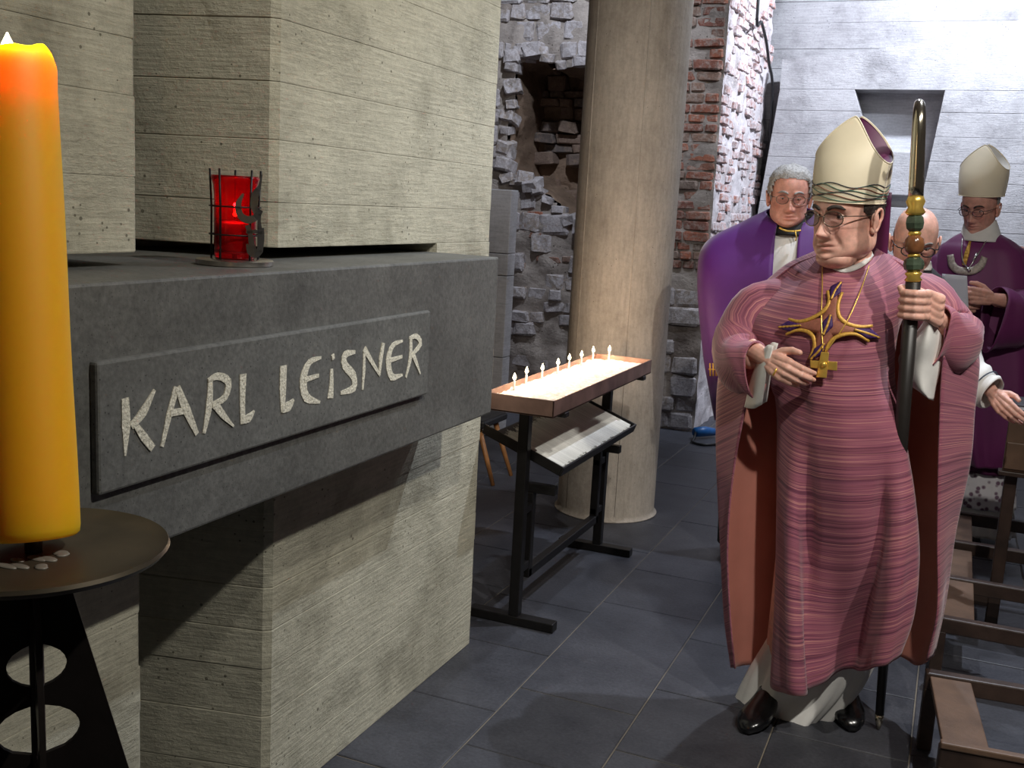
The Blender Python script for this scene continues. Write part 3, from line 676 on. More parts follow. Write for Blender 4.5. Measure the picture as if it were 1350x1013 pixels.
# ================================================================== votive rack
rk = thing('candle_rack', 'black steel votive rack with copper sand tray and sloping shelf of tapers', 'candle rack', (-1.42, 4.02, 0))
XF, XBk, YN, YF = -1.24, -1.59, 3.52, 4.51
Z2 = .915
for y in (YN, YF): bx('foot_bar', (XBk, y - .025, 0), (XF, y + .025, .035), 'black_iron', rk)
for y in (YN, YF): bx('post', (-1.425, y - .02, .034), (-1.385, y + .02, Z2 - .06), 'black_iron', rk)
for y in (YN + .09, YF - .09):
    bx('inner_post', (-1.42, y - .017, .16), (-1.386, y + .017, .50), 'black_iron', rk)
    bx('shelf_arm', (-1.42, y - .017, .50), (-1.30, y + .017, .535), 'black_iron', rk)
for y0_, y1_ in ((YN + .02, YN + .107), (YF - .107, YF - .02)):
    for zz in (.20, .43): bx('link_bar', (-1.418, y0_, zz), (-1.388, y1_, zz + .03), 'black_iron', rk)
bx('stretcher', (-1.42, YN + .075, .16), (-1.386, YF - .075, .195), 'black_iron', rk)
# copper tray
TX0, TX1, TY0, TY1 = -1.50, -1.23, 3.335, 4.58
tw = .005; tz = Z2 - .062
tr = bx('tray_floor', (TX0, TY0, tz), (TX1, TY1, tz + .006), 'tray_copper', rk, .001)
for lo, hi in (((TX0, TY0, tz), (TX1, TY0 + tw, Z2)), ((TX0, TY1 - tw, tz), (TX1, TY1, Z2)), ((TX0, TY0, tz), (TX0 + tw, TY1, Z2)), ((TX1 - tw, TY0, tz), (TX1, TY1, Z2))):
    bx('tray_side', lo, hi, 'tray_copper', rk, .0012)
for y in (3.47, 4.47): bx('tray_clip', (TX1 - .03, y - .02, tz - .018), (TX1 + .004, y + .02, tz + .001), 'black_iron', rk)
g = np.zeros((90, 24, 3)); sf = lambda x, y: Z2 - .022 + .009 * mnoise.fractal(Vector((x * 16, y * 16, 3)), 1, 2, 5) + .006 * mnoise.noise(Vector((x * 50, y * 50, 1)))
for j in range(90):
    for i in range(24):
        x = TX0 + tw + (TX1 - TX0 - 2 * tw) * i / 23; y = TY0 + tw + (TY1 - TY0 - 2 * tw) * j / 89; g[j, i] = (x, y, sf(x, y))
m = MB(); m.grid(g, uv=False); s_ = m.build('sand', 'sand', rk); tag(s_, 'pale coarse sand filling the copper tray', kind='stuff')
# sloping shelf with tapers
lowp, higp = np.array([-1.268, 0, .606]), np.array([-1.56, 0, .715]); SY0, SY1 = 3.552, 4.48
du = (higp - lowp); Ls = np.linalg.norm(du); du = du / Ls; ns = np.array([-du[2], 0, du[0]]); ns = ns if ns[2] > 0 else -ns
Ms = Matrix(((du[0], 0, ns[0], lowp[0]), (0, 1, 0, 0), (du[2], 0, ns[2], lowp[2]), (0, 0, 0, 1)))
def sbox(name, lo, hi, mat): m = MB(); m.box(lo, hi, 0, Ms); return m.build(name, mat, rk, False, .002)
sbox('shelf_floor', (0, SY0, -.006), (Ls, SY1, 0), 'black_iron'); sbox('shelf_lip', (-.008, SY0 - .008, -.012), (0, SY1 + .008, .026), 'black_iron')
for y in (SY0 - .008, SY1): sbox('shelf_side', (0, y, -.012), (Ls + .03, y + .008, .026), 'black_iron')
sbox('shelf_bracket', (.03, SY1 + .008, -.02), (.09, SY1 + .05, .0), 'black_iron')
TMESH = []
for q in range(3):
    m = MB(); LL = .235 + .012 * q; m.lathe([(.0043, 0), (.0045, LL * .5), (.0042, LL), (.0010, LL + .001), (.0008, LL + .013)], (0, 0, 0), 8); TMESH.append(m.mesh('taper_candle', 'taper_wax'))
k = 0; y = SY0 + .006
while y < SY1 - .012:
    for lay in range(2):
        off = random.uniform(.001, .012) if lay == 0 else random.uniform(.002, .016)
        P0 = lowp + du * off + ns * (.0052 + .0088 * lay); o = bpy.data.objects.new('taper_candle', random.choice(TMESH)); COL.objects.link(o)
        o.location = (P0[0], y + (.0047 if lay else 0) + random.uniform(-.0002, .0002), P0[2])
        dv = Vector(du) + Vector((0, random.uniform(-.002, .002), 0)); o.rotation_euler = Vector((0, 0, 1)).rotation_difference(dv).to_euler()
        tag(o, 'unlit thin white taper lying on the sloping rack shelf', 'candle', 'unlit tapers on the rack shelf'); k += 1
    y += .0098
# burning votives in the sand
wm = MB(); wm.lathe([(.0045, -.03), (.0046, .0), (.0044, .036), (.001, .037)], seg=10); wm = wm.mesh('wax_stick', 'white_wax')
wk = MB(); wk.tube([(0, 0, .036), (.0005, 0, .043)], .0008, 5); wk = wk.mesh('wick', 'wick')
fm = MB(); fm.lathe(flame_profile(.027, .0072), (0, 0, .039), 10); fm = fm.mesh('flame', 'flame')
vp = [(173, 285), (252, 258), (350, 222), (440, 186), (525, 162), (580, 132), (636, 104), (830, 88)]
order = ['first from the tomb slab', 'second from the tomb slab', 'third from the tomb slab', 'fourth from the tomb slab', 'fifth from the tomb slab', 'sixth from the tomb slab', 'last before the gap', 'alone by the column']
for (cx_, cy_), txt in zip(vp, order):
    u, v = 640 + cx_ / 5.064, 440 + cy_ / 5.064; tall = 1.5 if cx_ > 800 else 1.0
    q = gnd(u, v, Z2 - .022 + .05 * tall); q[0] = min(max(q[0], TX0 + .025), TX1 - .03); q[1] = min(max(q[1], TY0 + .03), TY1 - .03); z0 = sf(q[0], q[1])
    c = thing('votive_candle', 'burning thin white votive candle in the sand, ' + txt, 'candle', (q[0], q[1], z0), 'burning votives in the sand tray')
    for nm, me in (('wax_stick', wm), ('wick', wk), ('flame', fm)):
        o = bpy.data.objects.new(nm, me); COL.objects.link(o); o.parent = c; o.scale = (1, 1, tall if nm == 'wax_stick' else 1); o.location = (0, 0, .037 * (tall - 1) if nm != 'wax_stick' else 0)
    pl('votive_light', (q[0], q[1], z0 + .068 * tall + .012), 1.1, (1, .72, .48), .005)

# ================================================================== stool beside the column
p = gnd(651, 640)
sl = thing('stool', 'stool with black seat and splayed orange-brown wooden legs behind the tomb', 'stool', (p[0] - .2, p[1] + .1, 0))
a = on(632, 562, 1, p[1]); zt = a[2]; cxs, cys = a[0] - .14, p[1] + .12
for sx, sy in ((1, -1), (-1, -1), (1, 1), (-1, 1)):
    m = MB(); t = np.array([cxs + sx * .13, cys + sy * .11, zt]); b = np.array([cxs + sx * (p[0] - cxs), cys + sy * .13, 0]); m.tube([b, b * .5 + t * .5, t], [.012, .015, .017], 8); m.build('leg', 'orange_wood', sl)
bx('seat', (cxs - .19, cys - .17, zt - .005), (cxs + .19, cys + .17, zt + .04), 'black_vinyl', sl, .012)

# ================================================================== low kneelers in the aisle
def kneeler(label, y0, y1, rails, xl_, z=.25):
    k = thing('kneeler', label, 'kneeler', (xl_ + .3, (y0 + y1) / 2, 0)); xr = .78
    for y in rails: bx('cross_rail', (xl_ - .012, y - .02, z - .055), (xr + .012, y + .02, z), 'dark_wood', k, .005)
    for x in (xl_, xr - .115):
        for a, b in zip(rails, rails[1:]): bx('side_board', (x, a + .02, z - .028), (x + .115, b - .02, z - .008), 'oak', k, .003)
    for x in (xl_ - .012, xr - .03):
        for y in (rails[0], rails[-1]): bx('leg', (x, y - .02, 0), (x + .042, y + .02, z - .05), 'black_iron' if False else 'dark_wood', k, .004)
    return k
k1 = kneeler('low open kneeler with a thick lipped front rail, empty, beside the staff tip', 2.79, 3.27, [2.79, 3.27], .06)
bx('rail_lip', (.048, 2.765, .25), (.79, 2.79, .268), 'oak', k1, .004)
kneeler('low open kneeler just before the book desk post', 3.76, 4.27, [3.78, 4.25], .075)
kneeler('low open kneeler behind the book desk, beside the plum vestment', 4.77, 5.28, [4.77, 5.27], .075)
Rz = Matrix.Rotation(.10, 3, 'Z'); c_ = Vector((.06, 3.27, 0)); k1.location = c_ + Rz @ (k1.location - c_); k1.rotation_euler = (0, 0, .10)
# book desk
ds = thing('book_desk', 'wooden book desk with panelled front on a dark post', 'desk', (.5, 4.5, 0))
d0 = on(1332, 541, 1, 4.36); d1 = on(1332, 622, 1, 4.36)
bx('desk_panel', (d0[0], 4.36, d1[2]), (d0[0] + .5, 4.385, d0[2] - .012), 'oak', ds, .004)
bx('panel_lower_board', (d0[0] + .004, 4.352, d1[2] + .01), (d0[0] + .495, 4.36, (d1[2] + d0[2]) / 2 - .004), 'oak', ds, .003)
bx('desk_frame', (d0[0] - .012, 4.35, d1[2] - .018), (d0[0] + .51, 4.41, d1[2]), 'dark_wood', ds, .003)
bx('desk_top', (d0[0] - .015, 4.34, d0[2] - .014), (d0[0] + .52, 4.72, d0[2]), 'oak', ds, .004)
bx('post', (d0[0] + .015, 4.40, 0), (d0[0] + .06, 4.45, d0[2] - .014), 'dark_wood', ds, .004); bx('post', (d0[0] + .44, 4.40, 0), (d0[0] + .485, 4.45, d0[2] - .014), 'dark_wood', ds, .004)
bx('foot_board', (.085, 4.31, .2), (.19, 4.72, .225), 'oak', ds, .003); bx('foot_rest', (.1, 4.40, 0), (.17, 4.62, .2), 'dark_wood', ds, .003); bx('foot_stretcher', (.17, 4.405, .1), (d0[0] + .02, 4.445, .15), 'dark_wood', ds, .003)
bk = thing('book', 'black bound book lying on the wooden book desk', 'book', (d0[0] + .16, 4.5, d0[2]))
bx('cover', (d0[0] - .03, 4.36, d0[2]), (d0[0] + .26, 4.6, d0[2] + .004), 'black_vinyl', bk, .001); bx('pages', (d0[0] - .024, 4.364, d0[2] + .004), (d0[0] + .254, 4.594, d0[2] + .018), 'paper', bk, .001)
bx('cover', (d0[0] - .03, 4.36, d0[2] + .018), (d0[0] + .26, 4.6, d0[2] + .022), 'black_vinyl', bk, .001)
# blue socket on the floor by the brick wall
p = on(936, 546, 0, XC + .16); sk = thing('power_plug', 'blue industrial power plug with black lead by the brick wall', 'plug', (p[0], p[1], 0))
m = MB(); m.tube([(p[0] - .07, p[1] - .10, .056), (p[0] - .02, p[1], .05), (p[0] + .04, p[1] + .09, .036)], [.034, .036, .024], 14); m.build('plug_body', 'blue_plastic', sk)
m = MB(); m.tube(catmull([(p[0] - .07, p[1] - .1, .05), (p[0] - .06, p[1] - .17, .03), (p[0] - .05, p[1] - .24, .012), (p[0] + .04, p[1] - .26, .01), (p[0] + .12, p[1] - .16, .01)], 24), .009, 6); m.build('lead', 'cable', sk)
# ================================================================== people
class Fr:
    """standing place of a person: n points to the viewer's side, r to the right of it"""
    def __init__(s, x, y): s.b = np.array([x, y, 0.]); s.n = nrm([-x, -y, 0]); s.r = np.array([-s.n[1], s.n[0], 0])
    def P(s, u, v, f=0.):
        d = ray(u, v); t = (f - np.dot(O3 - s.b, s.n)) / np.dot(d, s.n); return O3 + d * t
    def lat(s, u, v): p = s.P(u, v); return np.dot(p - s.b, s.r), p[2]
    def W(s, a, f, z): return s.b + s.r * a + s.n * f + np.array([0, 0, z])
    def path(s, pts): return [s.P(*q) for q in pts]
    def grid(s, rows, nu, nv): g = gridspline(rows, nu, nv); return g, np.array([[s.P(*q) for q in r] for r in g])
    def robe(s, rows, nu=64, nv=40, folds=9, amp=.0, ph=0., pw_=2.2):
        R = []
        for v, ul, ur, ff, fb in rows:
            a, z = s.lat(ul, v); b, _ = s.lat(ur, v); R.append([(a + b) / 2, (b - a) / 2, ff, fb, z])
        R = catmull(R, nv); g = np.zeros((nv, nu, 3)); e = 2 / pw_
        for j, (c, h, ff, fb, z) in enumerate(R):
            k = amp * (j / nv) ** 1.2
            for i in range(nu):
                t = 2 * PI * i / nu; co, si = math.cos(t), math.sin(t); w_ = 1 + k * math.sin(folds * t + ph + .6 * math.sin(j * .11)) + .4 * k * math.sin((folds * 2 + 3) * t + ph * 2)
                g[j, i] = s.W(c + h * w_ * math.copysign(abs(co) ** e, co), (ff if si > 0 else -fb) * w_ * math.copysign(abs(si) ** e, si), z)
        return g
G2 = lambda x, c, s_: math.exp(-((x - c) / s_) ** 2)
HT = np.array([(-.126, .012, .050, .0), (-.120, .030, .066, .012), (-.110, .042, .077, .03), (-.095, .053, .083, .052), (-.075, .061, .086, .070), (-.05, .067, .088, .084), (-.02, .071, .089, .095), (.0, .0735, .089, .100),
               (.03, .075, .094, .104), (.055, .0735, .092, .102), (.08, .067, .083, .094), (.1, .055, .067, .078), (.112, .040, .048, .056), (.119, .022, .026, .03), (.1215, .006, .007, .008)])
def head_grid(jowl=0., wide=1., nu=96, nz=84, noseA=1., mouth=0., dchin=False):
    T = catmull(HT, 200); zz = np.concatenate([np.linspace(-.126, -.1, 10), np.linspace(-.098, .035, 52), np.linspace(.038, .1215, 22)]); g = np.zeros((len(zz), nu, 3)); tint = np.ones((len(zz), nu, 3))
    for j, z in enumerate(zz):
        w_, f, b = (np.interp(z, T[:, 0], T[:, k]) for k in (1, 2, 3)); w_ *= wide; w_ += jowl * G2(z, -.085, .035); f += jowl * .35 * G2(z, -.105, .02)
        for i in range(nu):
            t = 2 * PI * i / nu; co, si = math.cos(t), math.sin(t); e = .94 if z > -.03 else 1.0
            x = w_ * math.copysign(abs(co) ** e, co); y = (f if si > 0 else b) * math.copysign(abs(si) ** e, si)
            if si > 0:
                X = abs(x); d = 0
                d += noseA * float(np.interp(z, [-.060, -.056, -.05, -.043, -.03, -.012, .006, .02], [0, .010, .023, .028, .021, .011, .005, 0])) * math.exp(-(X / float(np.interp(z, [-.05, -.04, 0], [.013, .012, .0085]))) ** 2)
                d += noseA * .010 * G2(X, .014, .0065) * G2(z, -.048, .008)
                d += -.013 * G2(X, .031, .017) * G2(z, .001, .011) + .006 * G2(X, .028, .02) * G2(z, .021, .007) + .006 * G2(X, .042, .018) * G2(z, -.032, .018)
                d += -.0065 * G2(X, .026 + (-.045 - z) * .4, .006) * G2(z, -.064, .017)
                d += .006 * G2(x, 0, .019) * G2(z, -.0705, .005) - .006 * G2(x, 0, .023) * G2(z, -.0770 + mouth * .002, .0022) + .0065 * G2(x, 0, .017) * G2(z, -.0840, .005) - .005 * G2(x, 0, .02) * G2(z, -.094, .005) + .008 * G2(x, 0, .018) * G2(z, -.108, .009)
                d += -.002 * G2(X, .02, .03) * G2(z, -.018, .004)
                y += d * min(1, si * 3)
                lip = min(1, 1.2 * G2(x, 0, .019) ** .7 * (G2(z, -.0725, .0042) + G2(z, -.0825, .0045)))
                red = .8 * G2(X, .04, .02) * G2(z, -.035, .02) + .6 * G2(x, 0, .014) * G2(z, -.044, .012)
                tint[j, i] = np.array([1., 1, 1]) - lip * np.array([.12, .26, .22]) - red * np.array([.0, .15, .14])
            g[j, i] = (x, y, z)
    return g, tint
def add_head(mb, M, skinmat=0, neck=None, lid=.35, **kw):
    g, tint = head_grid(**kw); o = len(mb.v); nz, nu = g.shape[:2]; mb.grid(g, skinmat, True, uv=False)
    for k, t in enumerate(tint.reshape(-1, 3)): mb.tint[o + k] = tuple(np.clip(t, .3, 1))
    mb.f.append([o + i for i in range(nu)][::-1]); mb.m.append(skinmat); mb.f.append([o + (nz - 1) * nu + i for i in range(nu)]); mb.m.append(skinmat)
    wide = kw.get('wide', 1.)
    if kw.get('dchin'): mb.ball((0, .035, -.112), (.055, .052, .030), 24, 14, skinmat)
    for s in (-1, 1):
        X = .0735 * wide
        e = []
        for t in np.linspace(0, 2 * PI, 26): e.append((s * (X + .013 + .004 * math.sin(t)), -.010 - .003 * math.sin(t) + .016 * math.cos(t) * (1 if math.sin(t) > 0 else .75), -.012 + .029 * math.sin(t)))
        mb.tube(e, .0040, 8, skinmat, False); a = mb.ball((s * (X + .006), -.008, -.012), (.008, .014, .026), 14, 8, skinmat)
        mb.ball((s * (X + .006), -.002, -.037), (.007, .009, .011), 10, 6, skinmat)
        c = np.array([s * .031, .0635, .0])                       # eyelids
        for lo, hi in ((lid, 1.9), (-1.7, -.30)):
            q = np.array([[c + .0140 * np.array([math.sin(az) * 1.05, math.cos(az) * math.cos(el), math.cos(az) * math.sin(el)]) for az in np.linspace(-1.25, 1.25, 12)] for el in np.linspace(lo, hi, 8)]); mb.grid(q, skinmat, uv=False)
    mb.tube([(0, -.012, -.05), (0, -.02, -.10), (0, -.03, -.16), (0, -.04, -.22)], [.052, .057, .060, .066], 24, skinmat)
    mb.xform(o, M); return g
def hair(root, M, g, mask, mat, thick=.011, name='hair'):
    nz, nu = g.shape[:2]; m = MB(); out = np.zeros_like(g); keep = np.zeros((nz, nu))
    for j in range(nz):
        for i in range(nu):
            x, y, z = g[j, i]; k = mask(x, y, z); keep[j, i] = k; n = nrm((x / .075 ** 2, y / .1 ** 2, (z - .02) / .1 ** 2))
            out[j, i] = g[j, i] + n * (.0015 + min(1, max(0, k)) * (thick + .005 * mnoise.noise(Vector(g[j, i] * 70)) + .003 * mnoise.noise(Vector(g[j, i] * 160))))
    m.grid(out, 0, True, uv=False); cap = len(m.v); m.v.append(tuple(out[-1].mean(0))); m.f += [[(nz - 1) * nu + i, (nz - 1) * nu + (i + 1) % nu, cap] for i in range(nu)]; m.m += [0] * nu
    kf = np.append(keep.ravel(), 1.0); sel = [q for q, f in enumerate(m.f) if min(kf[i] for i in f) > 0]; m.f = [m.f[q] for q in sel]; m.m = [0] * len(sel); m.xform(0, M); m.keepn = True
    return m.build(name, mat, root)
def face_parts(root, M, hairmat, glasses='frame_metal', gaze=(0, 1, -.1), brow=.0026, shape=(.024, .0185), r=.0015, lens='lens_glass'):
    for s in (-1, 1):
        m = MB(); c = Vector((s * .031, .0635, 0)); m.ball(c, .0128, 14, 10, 0); gz = Vector(gaze).normalized(); m.ball(c + gz * .0082, .0062, 10, 8, 1); m.xform(0, M); m.build('eye', ['eye_white', 'iris'], root)
        m = MB(); m.tube(catmull([(s * .012, .098, .019), (s * .026, .0955, .0265), (s * .040, .087, .026), (s * .052, .075, .019)], 12), [brow * .7] + [brow] * 8 + [brow * .8, brow * .5, brow * .3], 6, flat=1.8); m.xform(0, M); m.build('eyebrow', hairmat, root)
    if glasses:
        gl = None; m = MB(); cy = lambda x: .104 - 3.2 * x * x
        for s in (-1, 1):
            pts = [(s * .0335 + shape[0] * math.cos(t), cy(abs(s * .0335 + shape[0] * math.cos(t))) + .002, -.004 + shape[1] * math.copysign(abs(math.sin(t)) ** .85, math.sin(t))) for t in np.linspace(0, 2 * PI, 30)]
            m.tube(pts, r, 6, 0, False); m.tube([(s * .057, cy(.057), .004), (s * .070, .085, .004), (s * .079, .045, .002), (s * .081, .0, .0), (s * .079, -.018, -.012)], r, 6)
        m.tube(catmull([(-.0105, .1055, .0), (0, .110, .003), (.0105, .1055, .0)], 8), r, 6); m.xform(0, M); gl = m.build('glasses', glasses, root)
        for s in (-1, 1):
            m = MB(); c = (s * .0335, cy(.0335) + .002, -.004); q = [(c[0] + shape[0] * .97 * math.cos(t), cy(abs(c[0] + shape[0] * math.cos(t))) + .0016, c[2] + shape[1] * .97 * math.copysign(abs(math.sin(t)) ** .85, math.sin(t))) for t in np.linspace(0, 2 * PI, 24)[:-1]]
            m.prism(q, (0, .0008, 0)); m.xform(0, M); m.build('lens', lens, gl, False)
def frameM(pos, fwd, up=(0, 0, 1), s=1.0):
    f = Vector(fwd).normalized(); r = f.cross(Vector(up)).normalized(); u = r.cross(f)
    return Matrix.Translation(Vector(pos)) @ Matrix((r, f, u)).transposed().to_4x4() @ Matrix.Scale(s, 4)
def hand(mb, M, curl, thumb=None, spread=.0, skinmat=0, size=1.0, fore=.10):
    h = MB(); xs_ = (.030, .0105, -.0095, -.028); ys_ = (.094, .099, .095, .085); Ls_ = ((.043, .026, .021), (.047, .030, .022), (.044, .028, .021), (.034, .021, .019))
    h.tube([(0, -fore, 0), (0, -.03, 0), (0, .0, 0), (.001, .03, 0)], [.034, .029, .027, .026], 14, flat=.75)
    for k in range(4):
        b = np.array([xs_[k], ys_[k], .002 - .003 * abs(k - 1.2)]); h.tube([(xs_[k] * .55, .005, 0), (xs_[k] * .8, .05, .002), b], [.0165, .0155, .0125], 10); h.ball(b, .0120, 10, 8)
        p = b; a = 0; pts = [b]; c = curl[k] if np.ndim(curl) > 1 else curl
        for l, q in zip(Ls_[k], c):
            a += math.radians(q); p = p + l * np.array([spread * (1.5 - k) * math.cos(a), math.cos(a), -math.sin(a)]); pts.append(p)
        h.tube(pts, [.0105, .0098, .0090, .0075], 10); 
        for q, rr in zip(pts[1:], (.0100, .0092, .0077)): h.ball(q, rr, 10, 8)
    th = thumb or [(.022, .018, -.008), (.046, .046, -.016), (.056, .075, -.020), (.056, .100, -.020)]
    h.tube(th, [.017, .0145, .0122, .0092], 10); h.ball(th[-1], .0094, 10, 8); h.ball(th[2], .0124, 10, 8); h.ball((.014, .035, -.010), (.02, .03, .014), 12, 8)
    V, Fc = remesh(h, .0026, 3); o = mb.add([M @ (Vector(v) * size) for v in V], Fc, skinmat); return h
def handM(pos, thumbdir, fingdir):
    y = Vector(fingdir).normalized(); x = Vector(thumbdir); x = (x - y * x.dot(y)).normalized(); return x, y
def placeM(pos, thumbdir, fingdir, back):
    """axes given separately so that a left and a right hand can both be set"""
    x, y = handM(pos, thumbdir, fingdir); z = x.cross(y); z = z if z.dot(Vector(back)) > 0 else -z
    return Matrix.Translation(Vector(pos)) @ Matrix((x, y, z)).transposed().to_4x4()
def add_body(mb, fr, z_sh, joints, hip=.92, sc=1.0, lat0=0., feet=((-.1, .0), (.1, .0))):
    """torso, legs and arms under the clothes"""
    b = MB(); W = fr.W
    b.tube([W(lat0, 0, hip - .08), W(lat0, 0, hip), W(lat0, .02, hip + .15), W(lat0, .01, z_sh - .12), W(lat0, -.01, z_sh - .02), W(lat0, -.01, z_sh + .06)], [.11, .125, .12, .115, .075, .05], 16)
    for (a, f), s in zip(feet, (-1, 1)): b.tube([W(lat0 + s * .085, 0, hip), W((lat0 + s * .09 + a) / 2, f * .5 + .02, hip * .53), W(a, f, .11)], [.095, .06, .042], 12); b.ball(W(a, f, .11), .042, 10, 8)
    for ch in joints: b.tube(ch, np.linspace(.048, .034, len(ch)), 10); [b.ball(q, .042, 10, 8) for q in ch[:-1]]
    V, Fc = remesh(b, .016, 4); mb.add(V, Fc, 0)
def mitre(root, M, a=.094, b=.116, Hs=.11, Hp=.25, mo='cream_silk', mi='plum_silk', waves=False, lap=None):
    def S(th, z, side, off=0):
        k = z / Hp; s_ = 1 + .13 * math.sin(min(1, z / .14) * PI / 2) - .10 * max(0, k - .45); yy = max(.10, 1 - .84 * k ** 1.8)
        return np.array([(a * s_ + off) * math.sin(th), side * (b * s_ * yy + off) * math.cos(th), z])
    H = lambda th: Hs + (Hp - Hs) * (1 - abs(math.sin(th)) ** 1.35)
    ths = np.linspace(-PI / 2, PI / 2, 41); edges = {}
    for side in (1, -1):
        g = np.array([[S(t, H(t) * j / 22, side) for t in ths] for j in range(23)]); edges[side] = g[-1].copy(); m = MB(); m.sheet(g, .004, 0, 1, flip=side > 0); m.xform(0, M)
        m.build('mitre_panel', [mo, mi], root)
        m = MB(); m.tube(g[-1], .0022, 6); m.tube([S(t, .002, side) for t in ths], .0024, 6); m.xform(0, M); m.build('mitre_piping', mo, root)
    g = np.array([[edges[1][i] * (1 - q) + edges[-1][i] * q - np.array([0, 0, .95 * (edges[1][i][2] - Hs) * math.sin(PI * q)]) for i in range(41)] for q in np.linspace(.02, .98, 15)]); m = MB(); m.grid(g, uv=False); m.xform(0, M); m.build('mitre_lining', mi, root)
    if waves:
        mats = ['teal_thread', 'brown_thread', 'navy_thread', 'teal_thread', 'brown_thread', 'teal_thread', 'navy_thread']
        for k, mt in enumerate(mats):
            m = MB()
            for side in (1, -1): m.tube([S(t, .011 + .0068 * k + (.006 + .001 * (k % 3)) * math.sin(t * (3.2 + .35 * k) + 1.3 * k), side, .0015) for t in np.linspace(-1.55, 1.55, 50)], .0011, 5)
            m.xform(0, M); m.build('embroidered_wave', mt, root)
    if lap:
        for s in (-1, 1):
            g = np.array([[(s * .045 + q, -b * 1.02 - .012 * j / 8 - .02 * math.sin(j / 8 * PI / 2), .03 - j * .036) for q in np.linspace(-.028, .028, 4)] for j in range(9)]); m = MB(); m.sheet(g, .003); m.xform(0, M); m.build('lappet', lap, root)
def shoe(root, fr, a, f, yaw, s=1.0):
    m = MB(); rows = []
    for q, (hw_, hh) in zip(np.linspace(-.09, .2, 12), [(.026, .05), (.034, .075), (.036, .082), (.036, .082), (.036, .078), (.038, .066), (.042, .056), (.046, .050), (.047, .046), (.044, .042), (.036, .036), (.014, .02)]):
        rows.append([(hw_ * math.cos(t), q, hh * .5 + hh * .5 * math.copysign(abs(math.sin(t)) ** .7, math.sin(t))) for t in np.linspace(0, 2 * PI, 25)[:-1]])
    m.grid(np.array(rows), 0, True, uv=False); n = 24; m.f.append(list(range(n))); m.m.append(0); m.f.append([11 * n + i for i in range(n)]); m.m.append(0)
    fw = fr.n * math.cos(yaw) + fr.r * math.sin(yaw); M = frameM(fr.W(a, f, .004), fw, s=s); m.xform(0, M); m.build('shoe', 'shoe_leather', root)

# ------------------------------------------------------------------ celebrant in rose
A = Fr(-.27, 3.36)
pa = thing('person', 'person in a striped rose chasuble and cream mitre, walking with a gold-topped staff', 'person', tuple(A.b))
Fk = [[(1080, 334, -.02), (1083, 343, .03), (1092, 350, .07), (1105, 353, .095), (1120, 354, .10), (1135, 351, .09), (1146, 345, .06), (1152, 337, .02), (1154, 330, -.03)],
      [(1040, 350, -.05), (1055, 360, .03), (1075, 368, .10), (1098, 373, .14), (1120, 374, .155), (1142, 371, .14), (1160, 363, .09), (1175, 353, .02), (1186, 343, -.05)],
      [(1002, 386, -.06), (1022, 392, .04), (1052, 398, .13), (1085, 404, .185), (1118, 406, .20), (1150, 404, .18), (1176, 397, .12), (1196, 388, .06), (1214, 376, -.03)],
      [(975, 430, -.03), (1000, 436, .08), (1040, 445, .17), (1080, 450, .22), (1115, 452, .235), (1145, 450, .22), (1166, 446, .17), (1178, 440, .11), (1186, 432, .05)],
      [(992, 475, .02), (1010, 478, .09), (1040, 492, .17), (1075, 500, .235), (1110, 503, .25), (1145, 502, .23), (1163, 500, .18), (1174, 498, .12), (1180, 494, .06)],
      [(1020, 520, .06), (1027, 530, .13), (1045, 545, .185), (1075, 556, .24), (1110, 560, .26), (1145, 560, .245), (1170, 558, .22), (1184, 556, .19), (1190, 552, .13)],
      [(1023, 620, .07), (1028, 632, .15), (1042, 645, .205), (1066, 655, .22), (1110, 660, .255), (1150, 660, .25), (1178, 658, .245), (1200, 652, .22), (1206, 645, .16)],
      [(1022, 720, .08), (1027, 735, .17), (1042, 745, .235), (1066, 755, .215), (1105, 760, .205), (1150, 760, .25), (1180, 755, .275), (1206, 745, .24), (1214, 735, .16)],
      [(1020, 810, .09), (1024, 825, .19), (1042, 838, .26), (1066, 840, .25), (1098, 835, .17), (1135, 832, .20), (1176, 828, .28), (1201, 815, .25), (1206, 800, .17)],
      [(1016, 890, .10), (1020, 910, .20), (1045, 915, .28), (1072, 916, .27), (1098, 893, .175), (1138, 885, .20), (1166, 878, .28), (1184, 866, .25), (1190, 850, .14)]]
